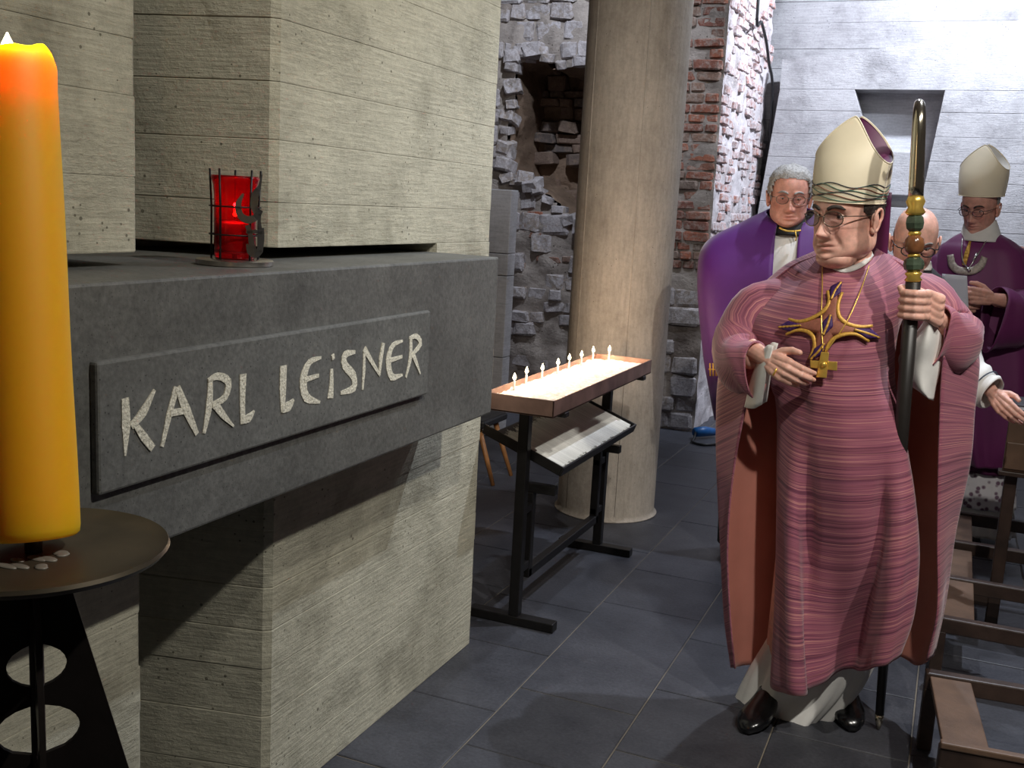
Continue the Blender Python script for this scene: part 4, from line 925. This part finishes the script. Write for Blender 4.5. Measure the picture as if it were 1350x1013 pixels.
Bk = [[(1080, 336, -.01), (1078, 330, -.05), (1085, 325, -.10), (1100, 322, -.13), (1118, 320, -.14), (1136, 320, -.13), (1150, 322, -.10), (1156, 328, -.06), (1154, 332, -.02)],
      [(1042, 352, -.03), (1034, 350, -.08), (1050, 348, -.15), (1085, 345, -.2), (1115, 344, -.22), (1150, 343, -.2), (1175, 343, -.15), (1192, 345, -.09), (1186, 346, -.03)],
      [(1004, 388, -.02), (992, 390, -.10), (1010, 388, -.2), (1060, 386, -.25), (1115, 385, -.27), (1165, 383, -.25), (1215, 380, -.2), (1240, 378, -.10), (1226, 380, .0)],
      [(984, 440, .06), (963, 438, -.05), (975, 436, -.2), (1050, 434, -.27), (1115, 433, -.29), (1180, 432, -.27), (1250, 428, -.2), (1274, 428, -.05), (1243, 408, .12)],
      [(1002, 468, .17), (948, 495, .0), (975, 495, -.12), (1035, 493, -.2), (1115, 492, -.3), (1195, 490, -.22), (1258, 480, -.14), (1291, 470, -.02), (1246, 440, .16)],
      [(982, 540, .15), (944, 560, .02), (980, 560, -.05), (1035, 560, -.13), (1115, 558, -.3), (1195, 556, -.15), (1250, 548, -.06), (1285, 540, .0), (1240, 530, .14)],
      [(966, 630, .13), (946, 640, .04), (975, 640, -.02), (1030, 640, -.10), (1115, 640, -.3), (1195, 638, -.12), (1248, 628, -.05), (1279, 610, .0), (1237, 620, .13)],
      [(959, 720, .11), (951, 730, .04), (974, 735, -.01), (1030, 735, -.08), (1115, 735, -.3), (1195, 733, -.11), (1240, 725, -.05), (1260, 700, .0), (1236, 715, .12)],
      [(962, 810, .11), (956, 815, .05), (976, 815, .0), (1030, 815, -.07), (1115, 815, -.29), (1190, 815, -.11), (1230, 810, -.05), (1248, 790, .0), (1236, 805, .12)],
      [(968, 882, .11), (965, 880, .06), (978, 878, .0), (1030, 868, -.08), (1115, 842, -.25), (1180, 862, -.12), (1212, 878, -.04), (1234, 860, .0), (1222, 872, .08)]]
gF, wF = A.grid(Fk, 72, 80); gB, wB = A.grid(Bk, 90, 76)
# soft creases running down the front from the shoulders and arms
nF = gnormals(wF); tj = np.linspace(0, 1, 80)[:, None]; ti = np.linspace(0, 1, 72)[None, :]
cre = .007 * np.clip(tj - .35, 0, 1) * np.sin(ti * 31 + tj * 2.2) + .006 * np.sin(tj * 22 - ti * 12) * np.exp(-((ti - .08) / .12) ** 2) * (tj > .12) * (tj < .55)
def valley(line, wdt, dep):
    q = catmull(line, 60); out = np.zeros(gF.shape[:2])
    for j in range(gF.shape[0]):
        for i in range(gF.shape[1]):
            d = np.hypot(q[:, 0] - gF[j, i, 0], q[:, 1] - gF[j, i, 1]); k = d.argmin(); out[j, i] = dep * math.exp(-(d[k] / wdt) ** 2) * min(1, k / 18)
    return out
sg = 1 if np.mean(nF[40, 30:42] @ A.n) > 0 else -1
fold = valley([(1062, 560), (1066, 700), (1070, 820), (1078, 930)], 9, -.030) + valley([(1172, 580), (1160, 690), (1136, 790), (1108, 910)], 11, -.045) + valley([(1040, 560), (1042, 750), (1046, 930)], 12, .014) + valley([(1190, 620), (1186, 740), (1160, 880)], 12, .018)
fold += valley([(1150, 380), (1120, 440), (1088, 500)], 7, -.008) + valley([(1012, 420), (1035, 470), (1060, 540)], 8, -.012)
wF = wF + nF * (cre + sg * fold)[:, :, None]
nB = gnormals(wB); tj = np.linspace(0, 1, 76)[:, None]; ti = np.linspace(0, 1, 90)[None, :]
wB = wB + nB * (.006 * np.clip(tj - .3, 0, 1) * np.sin(ti * 44 + tj * 3))[:, :, None]
m = MB(); m.sheet(wF, .005, 0, 1, flip=True); m.sheet(wB, .005, 0, 1, flip=False)
def sleeve(m, fr, pts, rad, mo=0, mi=1, sag=0., nseg=28):
    P = catmull(fr.path(pts), 24); R = np.interp(np.linspace(0, 1, 24), np.linspace(0, 1, len(rad)), rad); T = np.gradient(P, axis=0); g = np.zeros((24, nseg, 3))
    for i in range(24):
        t = nrm(T[i]); x = nrm(np.cross(t, [0, 0, 1.])) if abs(t[2]) < .97 else fr.r; y = np.cross(x, t)
        for k in range(nseg):
            a = 2 * PI * k / nseg; w_ = R[i] * (1 + .05 * math.sin(i * .8 + 2 * a) + .035 * math.sin(i * 1.5 + 4 * a)); q = P[i] + w_ * (x * math.cos(a) + y * math.sin(a))
            q[2] -= sag * (i / 23) ** 2 * max(0, -math.sin(a) * (1 if y[2] > 0 else -1)); g[i, k] = q
    m.swap = True; m.sheet(g, .004, mo, mi, True, flip=True); m.swap = False
sleeve(m, A, [(1050, 382, -.05), (1004, 402, -.03), (976, 446, .0), (974, 474, .09), (990, 474, .17), (999, 474, .195)], [.05, .075, .08, .076, .058, .05], sag=.07)
sleeve(m, A, [(1175, 378, -.06), (1215, 392, -.05), (1254, 436, -.02), (1262, 446, .06), (1244, 426, .13), (1237, 420, .155)], [.05, .075, .08, .07, .048, .04], sag=.10)
m.keepn = False; m.build('chasuble', ['rose_weave', 'rose_lining'], pa)
# embroidery laid on the chasuble front
flat = gF.reshape(-1, 3)
def onF(u, v, lift=.004):
    d = (flat[:, 0] - u) ** 2 + (flat[:, 1] - v) ** 2; k = np.argsort(d)[:6]; w_ = 1 / (d[k] + .5); idx = (w_ * 1).sum(); f = (w_ * flat[k, 2]).sum() / idx
    return A.P(u, v, f + lift + .007)
E5 = lambda x, y: (1000 + x / 5.064, 360 + y / 5.064)
def emb(parent, pts, wd, mat, lift=.004, name='embroidery', n=26, thick=.0025, conv=E5, surf=onF, nn=A.n):
    P = catmull([conv(*q) for q in pts], n); W = np.interp(np.linspace(0, 1, n), np.linspace(0, 1, len(wd)), wd); T = np.gradient(P, axis=0); T /= np.linalg.norm(T, axis=1, keepdims=True)
    Nn = np.c_[-T[:, 1], T[:, 0]]; g = np.array([[surf(*(P[i] + Nn[i] * W[i] * q), lift + (thick * (1 - (2 * q) ** 2))) for q in (-.5, -.25, 0, .25, .5)] for i in range(n)]); m = MB(); m.sheet(g, .003, flip=True); return m.build(name, mat, parent)
for a, b in (([(500, 140), (495, 230), (455, 360)], [9, 14, 26]), ([(250, 350), (340, 350), (470, 360)], [5, 14, 26]), ([(690, 385), (580, 375), (450, 360)], [5, 13, 26]), ([(375, 575), (410, 500), (465, 350)], [9, 13, 26])):
    emb(pa, a, b, 'copper_thread', .003, 'cross_field')
for pts in ([(462, 120), (472, 190), (440, 250), (360, 302), (275, 325), (200, 308)], [(560, 130), (532, 210), (540, 290), (595, 340), (680, 360), (760, 354)],
            [(182, 412), (250, 385), (320, 390), (366, 430), (372, 500), (338, 575)], [(738, 458), (660, 412), (580, 410), (505, 438), (462, 490), (448, 540)]):
    emb(pa, pts, [1.5, 3.2, 4.0, 3.2, 1.5], 'gold_thread', .005, 'gold_braid', thick=.0025)
for pts, wd in (([(552, 62), (515, 115), (485, 175)], [1, 15, 2]), ([(135, 362), (205, 358), (285, 350)], [1, 14, 1]), ([(640, 378), (730, 405), (808, 434)], [1, 14, 1]), ([(482, 280), (462, 345), (432, 415)], [1, 15, 2]), ([(440, 470), (400, 525), (345, 580)], [2, 12, 2])):
    lf = emb(pa, pts, wd, 'purple_thread', .007, 'embroidered_leaf'); emb(lf, pts, [.6, 1.4, .6], 'gold_thread', .0105, 'leaf_vein', thick=.001)
# pectoral cross and chain
m = MB(); c0, zc_ = E5(437, 612), .02
for a in ([(418, 525), (472, 530), (455, 700), (383, 695)], [(343, 582), (527, 592), (525, 652), (345, 632)]):
    m.prism([onF(*E5(*q), .016) for q in a], A.n * .008)
m.ball(onF(*E5(435, 612), .024), .009, 12, 8); pcx = m.build('pectoral_cross', 'gold', pa, False, .002)
m = MB(); m.tube(catmull([onF(1084, 352, .006), onF(1084, 380, .006), onF(1083, 420, .006), onF(1085, 463, .014)], 30), .0018, 6); m.tube(catmull([onF(1146, 350, .006), onF(1134, 385, .006), onF(1116, 425, .008), onF(1090, 463, .014)], 30), .0018, 6); m.build('chain', 'gold', pa)
# alb, collar
g = A.robe([(640, 1050, 1180, .08, -.10), (740, 1040, 1178, .09, -.10), (820, 1022, 1165, .10, -.10), (880, 992, 1135, .11, -.10), (924, 974, 1096, .125, -.10)], 72, 40, 7, .10)
g[-6:, :, 2] += 0; m = MB(); m.sheet(g, .004, closed=True)
for i, (x, y, z) in enumerate(m.v): pass
m.build('alb', 'white_linen', pa)
g = np.array([[A.P(*q) for q in catmull(r, 16)] for r in ([(1004, 464, .20), (1012, 455, .235), (1019, 456, .25)], [(991, 495, .18), (1001, 492, .235), (1011, 488, .255)], [(981, 537, .15), (993, 539, .21), (1004, 534, .23)])]); gg = np.array([catmull(g[:, i], 14) for i in range(16)]).transpose(1, 0, 2)
m = MB(); m.sheet(gg, .004, flip=True); m.sheet(gg - A.n * .07 + A.r * .01, .004); m.build('alb_sleeve', 'white_linen', pa)
rows = [[(1222, 428, .19), (1229, 410, .20), (1240, 414, .13)], [(1204, 452, .19), (1224, 452, .215), (1244, 445, .13)], [(1186, 478, .16), (1216, 482, .21), (1241, 480, .13)], [(1199, 506, .16), (1217, 512, .20), (1236, 505, .13)], [(1212, 517, .16), (1223, 525, .18), (1231, 529, .13)]]
g = np.array([[A.P(*q) for q in catmull(r, 16)] for r in rows]); gg = np.array([catmull(g[:, i], 24) for i in range(16)]).transpose(1, 0, 2)
gg = gg + A.n * (.006 * np.sin(np.linspace(0, 9, 24))[:, None, None] * np.sin(np.linspace(0, 4, 16))[None, :, None])
m = MB(); m.sheet(gg, .004, flip=True); m.sheet(gg - A.n * .08, .004); m.build('alb_sleeve', 'white_linen', pa)
# head
HS = 1.12
hpos = A.P(1116, 283, .06); yaw = math.radians(35); fwd = A.n * math.cos(yaw) - A.r * math.sin(yaw) + np.array([0, 0, -.10]); MA = frameM(hpos, fwd, s=HS)
mb = MB(); gA = add_head(mb, MA, 0, jowl=.019, wide=1.04, lid=.34, noseA=1.3, dchin=True)
sh = A.P(1117, 372, 0)[2]
hr = A.P(1012, 474, .22); hl = A.P(1234, 420, .16)
add_body(mb, A, sh, [[A.P(1045, 388, -.05), A.P(978, 446, .0), A.P(976, 472, .08), A.P(996, 474, .18)], [A.P(1180, 385, -.05), A.P(1254, 436, -.02), A.P(1260, 444, .06), A.P(1246, 428, .12)]], feet=((-.13, .02), (.12, -.08)))
hand(mb, placeM(A.P(1012, 474, .225), A.P(1036, 440, .25) - A.P(1012, 474, .24), A.P(1034, 488, .295) - A.P(1012, 474, .235), A.n + A.r * -.6), ((30, 40, 25), (34, 42, 25), (38, 45, 30), (42, 45, 30)), thumb=[(.022, .018, -.004), (.046, .040, -.006), (.062, .070, -.010), (.068, .100, -.012)], size=.94)
# crozier line and the fist round it
sb_ = gnd(1158, 962); s_hi = A.P(1204, 371, .25); sax = nrm(s_hi - sb_); sp = lambda z: sb_ + sax * ((z - sb_[2]) / sax[2])
hz = A.P(1206, 402, .26)[2]; c0 = sp(hz); h = MB(); rr_, nn_ = A.r, A.n
for k in range(4):
    cc = c0 + sax * (.032 - .0215 * k) + rr_ * .004; R_ = .0285
    pts = [cc + R_ * (rr_ * math.cos(t) * 1.15 + nn_ * math.sin(t)) for t in np.radians([-35, 5, 45, 85, 125, 165, 200])]; pts[0] = pts[0] + rr_ * .012
    h.tube(pts, [.013, .0125, .0122, .0115, .011, .0102, .008], 10); h.ball(pts[1] + rr_ * .002, .0135, 10, 8); h.ball(pts[3], .0118, 10, 8); h.ball(pts[-1], .0085, 8, 6)
    h.tube([pts[0], pts[0] + rr_ * .03 - nn_ * .012 - sax * .012, hl + sax * .004 * (1.5 - k)], [.0135, .018, .02], 10)
pts = [hl - rr_ * .02, c0 + sax * .03 - nn_ * .030 + rr_ * .03, c0 + sax * .046 - nn_ * .02 - rr_ * .012, c0 + sax * .044 - rr_ * .032 + nn_ * .006]; h.tube(pts, [.018, .015, .012, .009], 10); h.ball(pts[-1], .0095, 10, 8)
h.tube([hl - rr_ * .02, hl, A.P(1256, 445, .06)], [.026, .027, .033], 12)
V, Fc = remesh(h, .0028, 3); mb.add(V, Fc, 0)
mb.build('body', 'skin_a', pa)
m = MB(); q = A.P(1022, 490, .275); m.tube([q + .011 * (A.r * math.cos(t) * .4 + A.n * math.sin(t) + np.array([0, 0, 1]) * math.cos(t)) for t in np.linspace(0, 2 * PI, 16)], .003, 6, caps=False); m.build('ring', 'gold', pa)
hair(pa, MA, gA, lambda x, y, z: min((.035 - y) / .02, (z + .035 - max(0, .02 + y) * .9) / .03, (abs(x) - .03) / .02 if y > 0 else 1, (.10 - z) / .02), 'dark_hair', .007)
face_parts(pa, MA, 'dark_hair', 'frame_metal', (0, 1, .0), .0030, (.026, .020), lens='tinted_lens')
m = MB(); g = np.array([[A.P(*q) for q in catmull(r, 20)] for r in ([(1079, 333, .03), (1086, 341, .07), (1110, 352, .105), (1136, 345, .09), (1149, 330, .03)], [(1078, 339, .04), (1086, 348, .08), (1112, 359, .12), (1138, 351, .10), (1152, 337, .04)])]); m.sheet(g, .004, flip=True); m.build('collar', 'white_linen', pa)
mp = A.P(1119, 266, .055) ; ym = math.radians(26); MM = frameM(mp, A.n * math.cos(ym) - A.r * math.sin(ym) + np.array([0, 0, -.06]), nrm(np.array([0, 0, 1]) + A.r * .06 - A.n * .02)); mitre(pa, MM, .100, .116, .118, .246, waves=True, lap='plum_silk')
shoe(pa, A, *(A.lat(1013, 950)[0], .06), -.25, 1.08); shoe(pa, A, A.lat(1112, 925)[0], -.10, .15, 1.08)
# crozier
cz = thing('crozier', 'tall black staff with gemstone knots and pale gold crook, gripped in a raised hand', 'staff', tuple(sb_))
zt_ = s_hi[2]; m = MB(); m.tube([sp(.05), sp(.4), sp(zt_ * .6), sp(zt_)], [.013, .017, .0205, .0205], 16); m.build('shaft', 'black_shaft', cz)
m = MB(); m.tube([sp(.004), sp(.03), sp(.055)], [.006, .012, .014], 14); m.build('ferrule', 'pale_gold', cz)
def knot(v0, v1, r, mat, name, seg=14, prof=None):
    p0, p1 = A.P(1204 + (371 - v0) * .03, v0, .25), A.P(1204 + (371 - v1) * .03, v1, .25); prof = prof or [(.0, .55), (.2, .9), (.5, 1.), (.8, .9), (1., .55)]; m = MB(); m.tube([p0 + (p1 - p0) * t for t, _ in prof], [r * q for _, q in prof], seg); m.build(name, mat, cz, seg > 10)
knot(372, 358, .022, 'gold', 'collar', prof=[(0, .8), (.2, 1.1), (.5, .8), (.8, 1.1), (1, .8)]); knot(359, 339, .028, 'green_stone', 'stone_knot', 8); knot(340, 334, .018, 'gold', 'collar'); knot(336, 310, .027, 'amber_stone', 'stone_knot', 16); knot(312, 304, .018, 'gold', 'collar')
knot(306, 282, .027, 'green_stone', 'stone_knot', 6); knot(284, 258, .025, 'gold', 'collar', prof=[(0, .8), (.15, 1.1), (.4, .8), (.7, 1.05), (.85, .9), (1, .8)])
b0 = A.P(1207.4, 259, .25); zt2 = A.P(1212, 129, .26)[2]; lean = nrm(A.P(1211, 180, .255) - b0); Hc = (zt2 - b0[2]) / lean[2]; Rr = .072; pts = [b0 + lean * t for t in np.linspace(0, Hc - Rr, 8)]; cc = pts[-1] - A.n * Rr
for t in np.linspace(.25, 5.6, 34): 
    q = Rr * (1 - .085 * t); pts.append(cc + q * (A.n * math.cos(t) + lean * math.sin(t)))
nP = len(pts); m = MB(); m.tube(pts, np.interp(np.linspace(0, 1, nP), [0, .15, .35, .6, 1], [.0205, .019, .014, .010, .006]), 14); m.build('crook', 'pale_gold', cz)

# ------------------------------------------------------------------ server in violet cope
xB = on(1040, 300, 1, 4.85)[0]; B = Fr(xB, 4.85)
pb = thing('person', 'grey-haired person with glasses in a violet cope over white surplice', 'person', tuple(B.b))
Ck = [[(1024, 293, .07), (1013, 284, .0), (1012, 276, -.06), (1042, 271, -.11), (1070, 276, -.06), (1072, 284, 0), (1060, 294, .07)],
      [(1022, 308, .10), (988, 294, .03), (988, 289, -.1), (1042, 286, -.18), (1090, 289, -.1), (1094, 298, .03), (1054, 308, .10)],
      [(1020, 335, .14), (938, 321, .06), (946, 320, -.12), (1042, 318, -.22), (1112, 322, -.12), (1120, 330, .05), (1051, 335, .14)],
      [(1018, 375, .17), (927, 367, .10), (938, 368, -.12), (1042, 368, -.24), (1125, 370, -.12), (1134, 375, .08), (1050, 378, .17)],
      [(1016, 470, .18), (935, 462, .10), (943, 466, -.12), (1042, 472, -.26), (1120, 472, -.12), (1130, 472, .08), (1051, 475, .18)],
      [(1014, 530, .18), (944, 516, .08), (950, 518, -.12), (1042, 525, -.26), (1116, 525, -.12), (1124, 525, .08), (1052, 530, .18)],
      [(1012, 580, .18), (951, 556, .06), (956, 556, -.12), (1042, 565, -.26), (1112, 572, -.12), (1118, 575, .08), (1053, 580, .18)]]
gC, wC = B.grid(Ck, 90, 60); tj = np.linspace(0, 1, 60)[:, None]; ti = np.linspace(0, 1, 90)[None, :]
wC = wC + gnormals(wC) * (.012 * np.clip(tj - .25, 0, 1) * np.sin(ti * 52 + tj * 2))[:, :, None]
m = MB(); m.sheet(wC, .006, flip=False); m.build('cope', 'violet_cope', pb)
m = MB(); m.sheet(B.robe([(300, 1020, 1064, .06, -.06), (318, 1004, 1080, .11, -.12), (360, 985, 1100, .14, -.16), (460, 982, 1104, .15, -.17), (560, 978, 1106, .155, -.17)], 72, 40, 16, .05), .004, closed=True); m.build('surplice', 'white_linen', pb)
m = MB(); m.sheet(B.robe([(520, 972, 1104, .12, -.15), (580, 956, 1110, .12, -.15), (650, 950, 1112, .13, -.16), (712, 948, 1114, .14, -.16)], 64, 20, 9, .05), .004, closed=True); m.build('cassock', 'black_cloth', pb)
m = MB(); m.sheet(B.robe([(282, 1017, 1068, .055, -.07), (296, 1018, 1068, .085, -.09), (308, 1016, 1066, .115, -.10)], 48, 12), .004, closed=True); m.build('black_collar', 'black_cloth', pb)
m = MB(); m.sheet(B.robe([(281, 1022, 1064, .055, -.07), (291, 1021, 1063, .075, -.075)], 40, 8), .004, closed=True); m.build('clerical_collar', 'white_linen', pb)
cl = MB(); cl.tube(catmull(B.path([(1027, 300, .135), (1035, 304, .14), (1044, 305, .14), (1056, 304, .135)]), 20), .004, 8); cl.tube(B.path([(1048, 304, .142), (1050, 312, .145), (1049, 318, .145)]), .003, 6); cl.build('cope_clasp', 'gold', pb)
for k in range(3):
    m = MB(); u = 936 + 4 * k; m.tube(B.path([(u, 479, .125), (u + .5, 496, .125)]), .004, 6); m.build('gold_fringe', 'gold_thread', pb)
m = MB(); m.tube(B.path([(934, 487, .122), (948, 488, .13)]), .003, 6); m.build('gold_fringe', 'gold_thread', pb)
hb = B.P(1041, 259, .04); MBh = frameM(hb, B.n + B.r * .06 + np.array([0, 0, -.12]), s=1.06); mb = MB(); gBh = add_head(mb, MBh, 0, jowl=.010, wide=1.06, lid=.12)
shB = B.P(1042, 312, 0)[2]; add_body(mb, B, shB, [[B.P(985, 318, -.03), B.P(945, 380, .03), B.P(1000, 420, .1)], [B.P(1100, 318, -.03), B.P(1125, 385, .03), B.P(1080, 420, .1)]], hip=.98, feet=((-.1, .0), (.1, .0)))
hand(mb, placeM(B.P(1002, 420, .1), (0, 0, 1), B.r + .3 * B.n, B.n), (25, 30, 20)); hand(mb, placeM(B.P(1078, 420, .1), (0, 0, 1), -B.r + .3 * B.n, B.n), (25, 30, 20)); mb.build('body', 'skin_b', pb)
short = lambda x, y, z: min((z - .062 - .25 * max(0, y - .02) + (.085 if y < .04 else .085 * max(0, 1 - (y - .04) / .02)) + max(0, .03 - y) * .5) / .03, 1.0 if y < .06 else (z - .070) / .02) if not (abs(x) > .06 and -.03 < y < .02 and z < .012) else -1
hair(pb, MBh, gBh, short, 'grey_hair', .010); face_parts(pb, MBh, 'grey_hair', 'frame_metal', (0, 1, -.45), .0024)
shoe(pb, B, -.1, .02, -.1); shoe(pb, B, .1, .02, .1)

# ------------------------------------------------------------------ bald server in black
xC = on(1195, 320, 1, 4.3)[0]; C = Fr(xC, 4.3)
pcn = thing('person', 'bald person with dark-rimmed glasses in black, reaching a white-cuffed hand to the book', 'person', tuple(C.b))
m = MB(); m.sheet(C.robe([(350, 1180, 1230, .05, -.07), (362, 1168, 1244, .08, -.1), (385, 1152, 1262, .11, -.14), (425, 1142, 1276, .13, -.16), (480, 1142, 1278, .13, -.16), (560, 1148, 1252, .13, -.15), (660, 1148, 1238, .12, -.15), (752, 1146, 1236, .13, -.16)], 64, 50, 8, .05), .005, closed=True); m.build('cassock', 'black_cloth', pcn)
m = MB(); m.sheet(C.robe([(342, 1184, 1228, .055, -.07), (353, 1182, 1230, .075, -.08)], 40, 8), .004, closed=True); m.build('clerical_collar', 'white_linen', pcn)
m = MB(); sleeve(m, C, [(1262, 440, .0), (1272, 482, .05), (1292, 508, .10), (1308, 519, .13)], [.07, .07, .068, .062], 0, 0, .0); m.build('surplice_sleeve', 'white_linen', pcn)
m = MB(); P_ = C.P(1297, 511, .11); T_ = nrm(C.P(1308, 519, .13) - C.P(1292, 508, .10)); x_ = nrm(np.cross(T_, [0, 0, 1.])); y_ = np.cross(x_, T_); m.tube([P_ + .069 * (x_ * math.cos(t) + y_ * math.sin(t)) for t in np.linspace(0, 2 * PI, 30)], .0025, 6, caps=False); m.build('cuff_stripe', 'navy_thread', pcn)
hc = C.P(1206, 318, .04); MC = frameM(hc, C.n + C.r * .16 + np.array([0, 0, -.35]), s=1.02); mb = MB(); gCh = add_head(mb, MC, 0, jowl=.002, lid=.1)
add_body(mb, C, C.P(1200, 372, 0)[2], [[C.P(1150, 385, -.02), C.P(1135, 450, .0), C.P(1150, 500, .05)], [C.P(1232, 396, -.03), C.P(1258, 462, .03), C.P(1300, 512, .11)]], hip=.88, feet=((-.1, .0), (.05, .0)))
hand(mb, placeM(C.P(1310, 520, .135), C.P(1330, 505, .13) - C.P(1315, 525, .13), C.P(1325, 538, .20) - C.P(1310, 520, .135), C.n + np.array([0, 0, .5])), ((22, 25, 15), (28, 28, 15), (32, 30, 15), (36, 30, 15)), size=.88)
hand(mb, placeM(C.P(1150, 500, .05), C.n, np.array([0, 0, -1.]), -C.r), (20, 25, 15)); mb.build('body', 'skin_c', pcn)
hair(pcn, MC, gCh, lambda x, y, z: min((.0 - y) / .03, (.03 - z) / .02, (z + .06) / .03), 'grey_hair', .003, 'cropped_hair'); face_parts(pcn, MC, 'grey_hair', 'frame_black', (0, 1, -.5), .0022, (.024, .017), .0022)
shoe(pcn, C, -.1, .02, -.1); shoe(pcn, C, .04, .02, .1)

# ------------------------------------------------------------------ second bishop in plum
xD = on(1294, 320, 1, 5.75)[0]; D = Fr(xD, 5.75)
pd = thing('person', 'person in a plum chasuble and white mitre, reading from a sheet of paper', 'person', tuple(D.b))
Drows = [(306, 1268, 1320, .06, -.08), (317, 1249, 1342, .10, -.12), (335, 1232, 1360, .14, -.16), (400, 1222, 1374, .19, -.2), (480, 1226, 1378, .21, -.22), (540, 1236, 1370, .22, -.22), (575, 1250, 1354, .22, -.2), (602, 1262, 1342, .21, -.18)]
gd = D.robe(Drows, 80, 56, 7, .09, 1.2); m = MB(); m.sheet(gd, .006, 0, 1, closed=True)
sleeve(m, D, [(1345, 342, -.02), (1358, 400, .06), (1340, 412, .2), (1312, 400, .29)], [.09, .11, .10, .08], sag=.16); sleeve(m, D, [(1242, 342, -.02), (1232, 400, .08), (1248, 412, .2), (1264, 402, .28)], [.09, .10, .09, .07], sag=.12)
m.build('chasuble', ['plum_chasuble', 'plum_dark'], pd)
m = MB(); m.sheet(D.robe([(540, 1252, 1350, .14, -.14), (590, 1254, 1348, .15, -.15), (612, 1254, 1346, .15, -.15)], 64, 12, 9, .04), .004, closed=True); m.build('dalmatic', 'plum_dark', pd)
m = MB(); m.sheet(D.robe([(590, 1256, 1342, .12, -.12), (630, 1252, 1340, .13, -.13), (658, 1250, 1338, .14, -.14)], 72, 20, 12, .07), .004, closed=True); m.build('lace_panel', 'lace', pd)
m = MB(); m.sheet(D.robe([(640, 1254, 1338, .11, -.11), (694, 1248, 1338, .135, -.135)], 64, 16, 12, .07), .004, closed=True); m.build('alb', 'white_linen', pd)
m = MB(); m.sheet(D.robe([(288, 1273, 1314, .05, -.07), (302, 1268, 1319, .075, -.09), (316, 1264, 1322, .115, -.10)], 48, 12), .005, closed=True); m.build('amice', 'white_linen', pd)
def onD(u, v, lift=0.):
    a, z = D.lat(u, v); k = np.argmin(np.abs(gd[:, 0, 2] - z)); ring = gd[k]; la_ = (ring - D.b) @ D.r; ff = (ring - D.b) @ D.n; front = ff > 0; f = np.interp(a, la_[front][::-1], ff[front][::-1]) if la_[front][0] > la_[front][-1] else np.interp(a, la_[front], ff[front]); return D.P(u, v, f + lift + .004)
idc = lambda x, y: (x, y)
emb(pd, [(1253, 336), (1256, 350), (1266, 357), (1282, 357), (1293, 350), (1298, 339)], [8, 10, 10, 10, 10, 8], 'silver_braid', .005, 'braid_motif', conv=idc, surf=onD); emb(pd, [(1279, 318), (1275, 334), (1271, 350)], [2, 6, 5], 'gold_thread', .006, 'gold_motif', conv=idc, surf=onD)
m = MB(); m.tube(catmull([onD(1269, 314, .01), onD(1268, 330, .01), onD(1270, 346, .012), onD(1277, 354, .016)], 20), .003, 6); m.tube(catmull([onD(1306, 308, .012), onD(1294, 328, .012), onD(1284, 344, .014), onD(1277, 354, .016)], 20), .003, 6); m.build('chain', 'silver', pd)
m = MB(); m.tube([onD(1288, 334, .018), onD(1283, 345, .018)], .006, 8); m.tube([onD(1275, 353, .018), onD(1279, 358, .018)], .007, 8); m.build('pectoral_pendant', 'silver', pd)
hd = D.P(1292, 273, .03); yd = math.radians(22); MD = frameM(hd, D.n * math.cos(yd) - D.r * math.sin(yd) + np.array([0, 0, -.28]), s=1.03); mb = MB(); gDh = add_head(mb, MD, 0, jowl=.003, wide=1.0, lid=.10)
add_body(mb, D, D.P(1292, 330, 0)[2], [[D.P(1250, 335, -.03), D.P(1235, 405, .06), D.P(1262, 402, .27)], [D.P(1345, 335, -.03), D.P(1352, 405, .06), D.P(1312, 396, .29)]], hip=.98, lat0=.035, feet=((-.045, .0), (.115, .0)))
hand(mb, placeM(D.P(1308, 394, .30), np.array([0, 0, 1.]), D.P(1272, 390, .34) - D.P(1305, 395, .30), D.n), ((45, 50, 30), (50, 50, 30), (55, 50, 30), (60, 50, 30)), size=1.05)
hand(mb, placeM(D.P(1252, 400, .28), np.array([0, 0, 1.]), D.r + .3 * D.n, D.n), ((50, 50, 30), (50, 50, 30), (50, 50, 30), (50, 50, 30))); mb.build('body', 'skin_d', pd)
hair(pd, MD, gDh, lambda x, y, z: min((.0 - y) / .03, (.10 - z) / .02, (z + .055) / .03), 'grey_hair', .005); face_parts(pd, MD, 'dark_hair', 'frame_black', (0, 1, -.5), .0024, (.024, .017), .0016)
md = D.P(1294, 258, .02); MM = frameM(md, D.n * math.cos(yd) - D.r * math.sin(yd) + np.array([0, 0, -.10]), nrm(np.array([0, 0, 1]) + D.r * .03)); mitre(pd, MM, .102, .118, .13, .245, mo='cream_silk', mi='white_linen')
shoe(pd, D, -.045, .0, -.1); shoe(pd, D, .115, .0, .1)
pq = [D.P(u, v, f) for u, v, f in ((1242, 361, .36), (1275, 364, .37), (1277, 409, .33), (1244, 408, .32))]
m = MB(); g = gridspline([[pq[0], (pq[0] + pq[1]) / 2 + D.n * .004, pq[1]], [(pq[0] + pq[3]) / 2, sum(pq) / 4 + D.n * .006, (pq[1] + pq[2]) / 2], [pq[3], (pq[3] + pq[2]) / 2 + D.n * .004, pq[2]]], 8, 8); m.sheet(g, .0008); tag(m.build('paper_sheet', 'paper'), 'white sheet of paper held by the person in plum', 'paper')
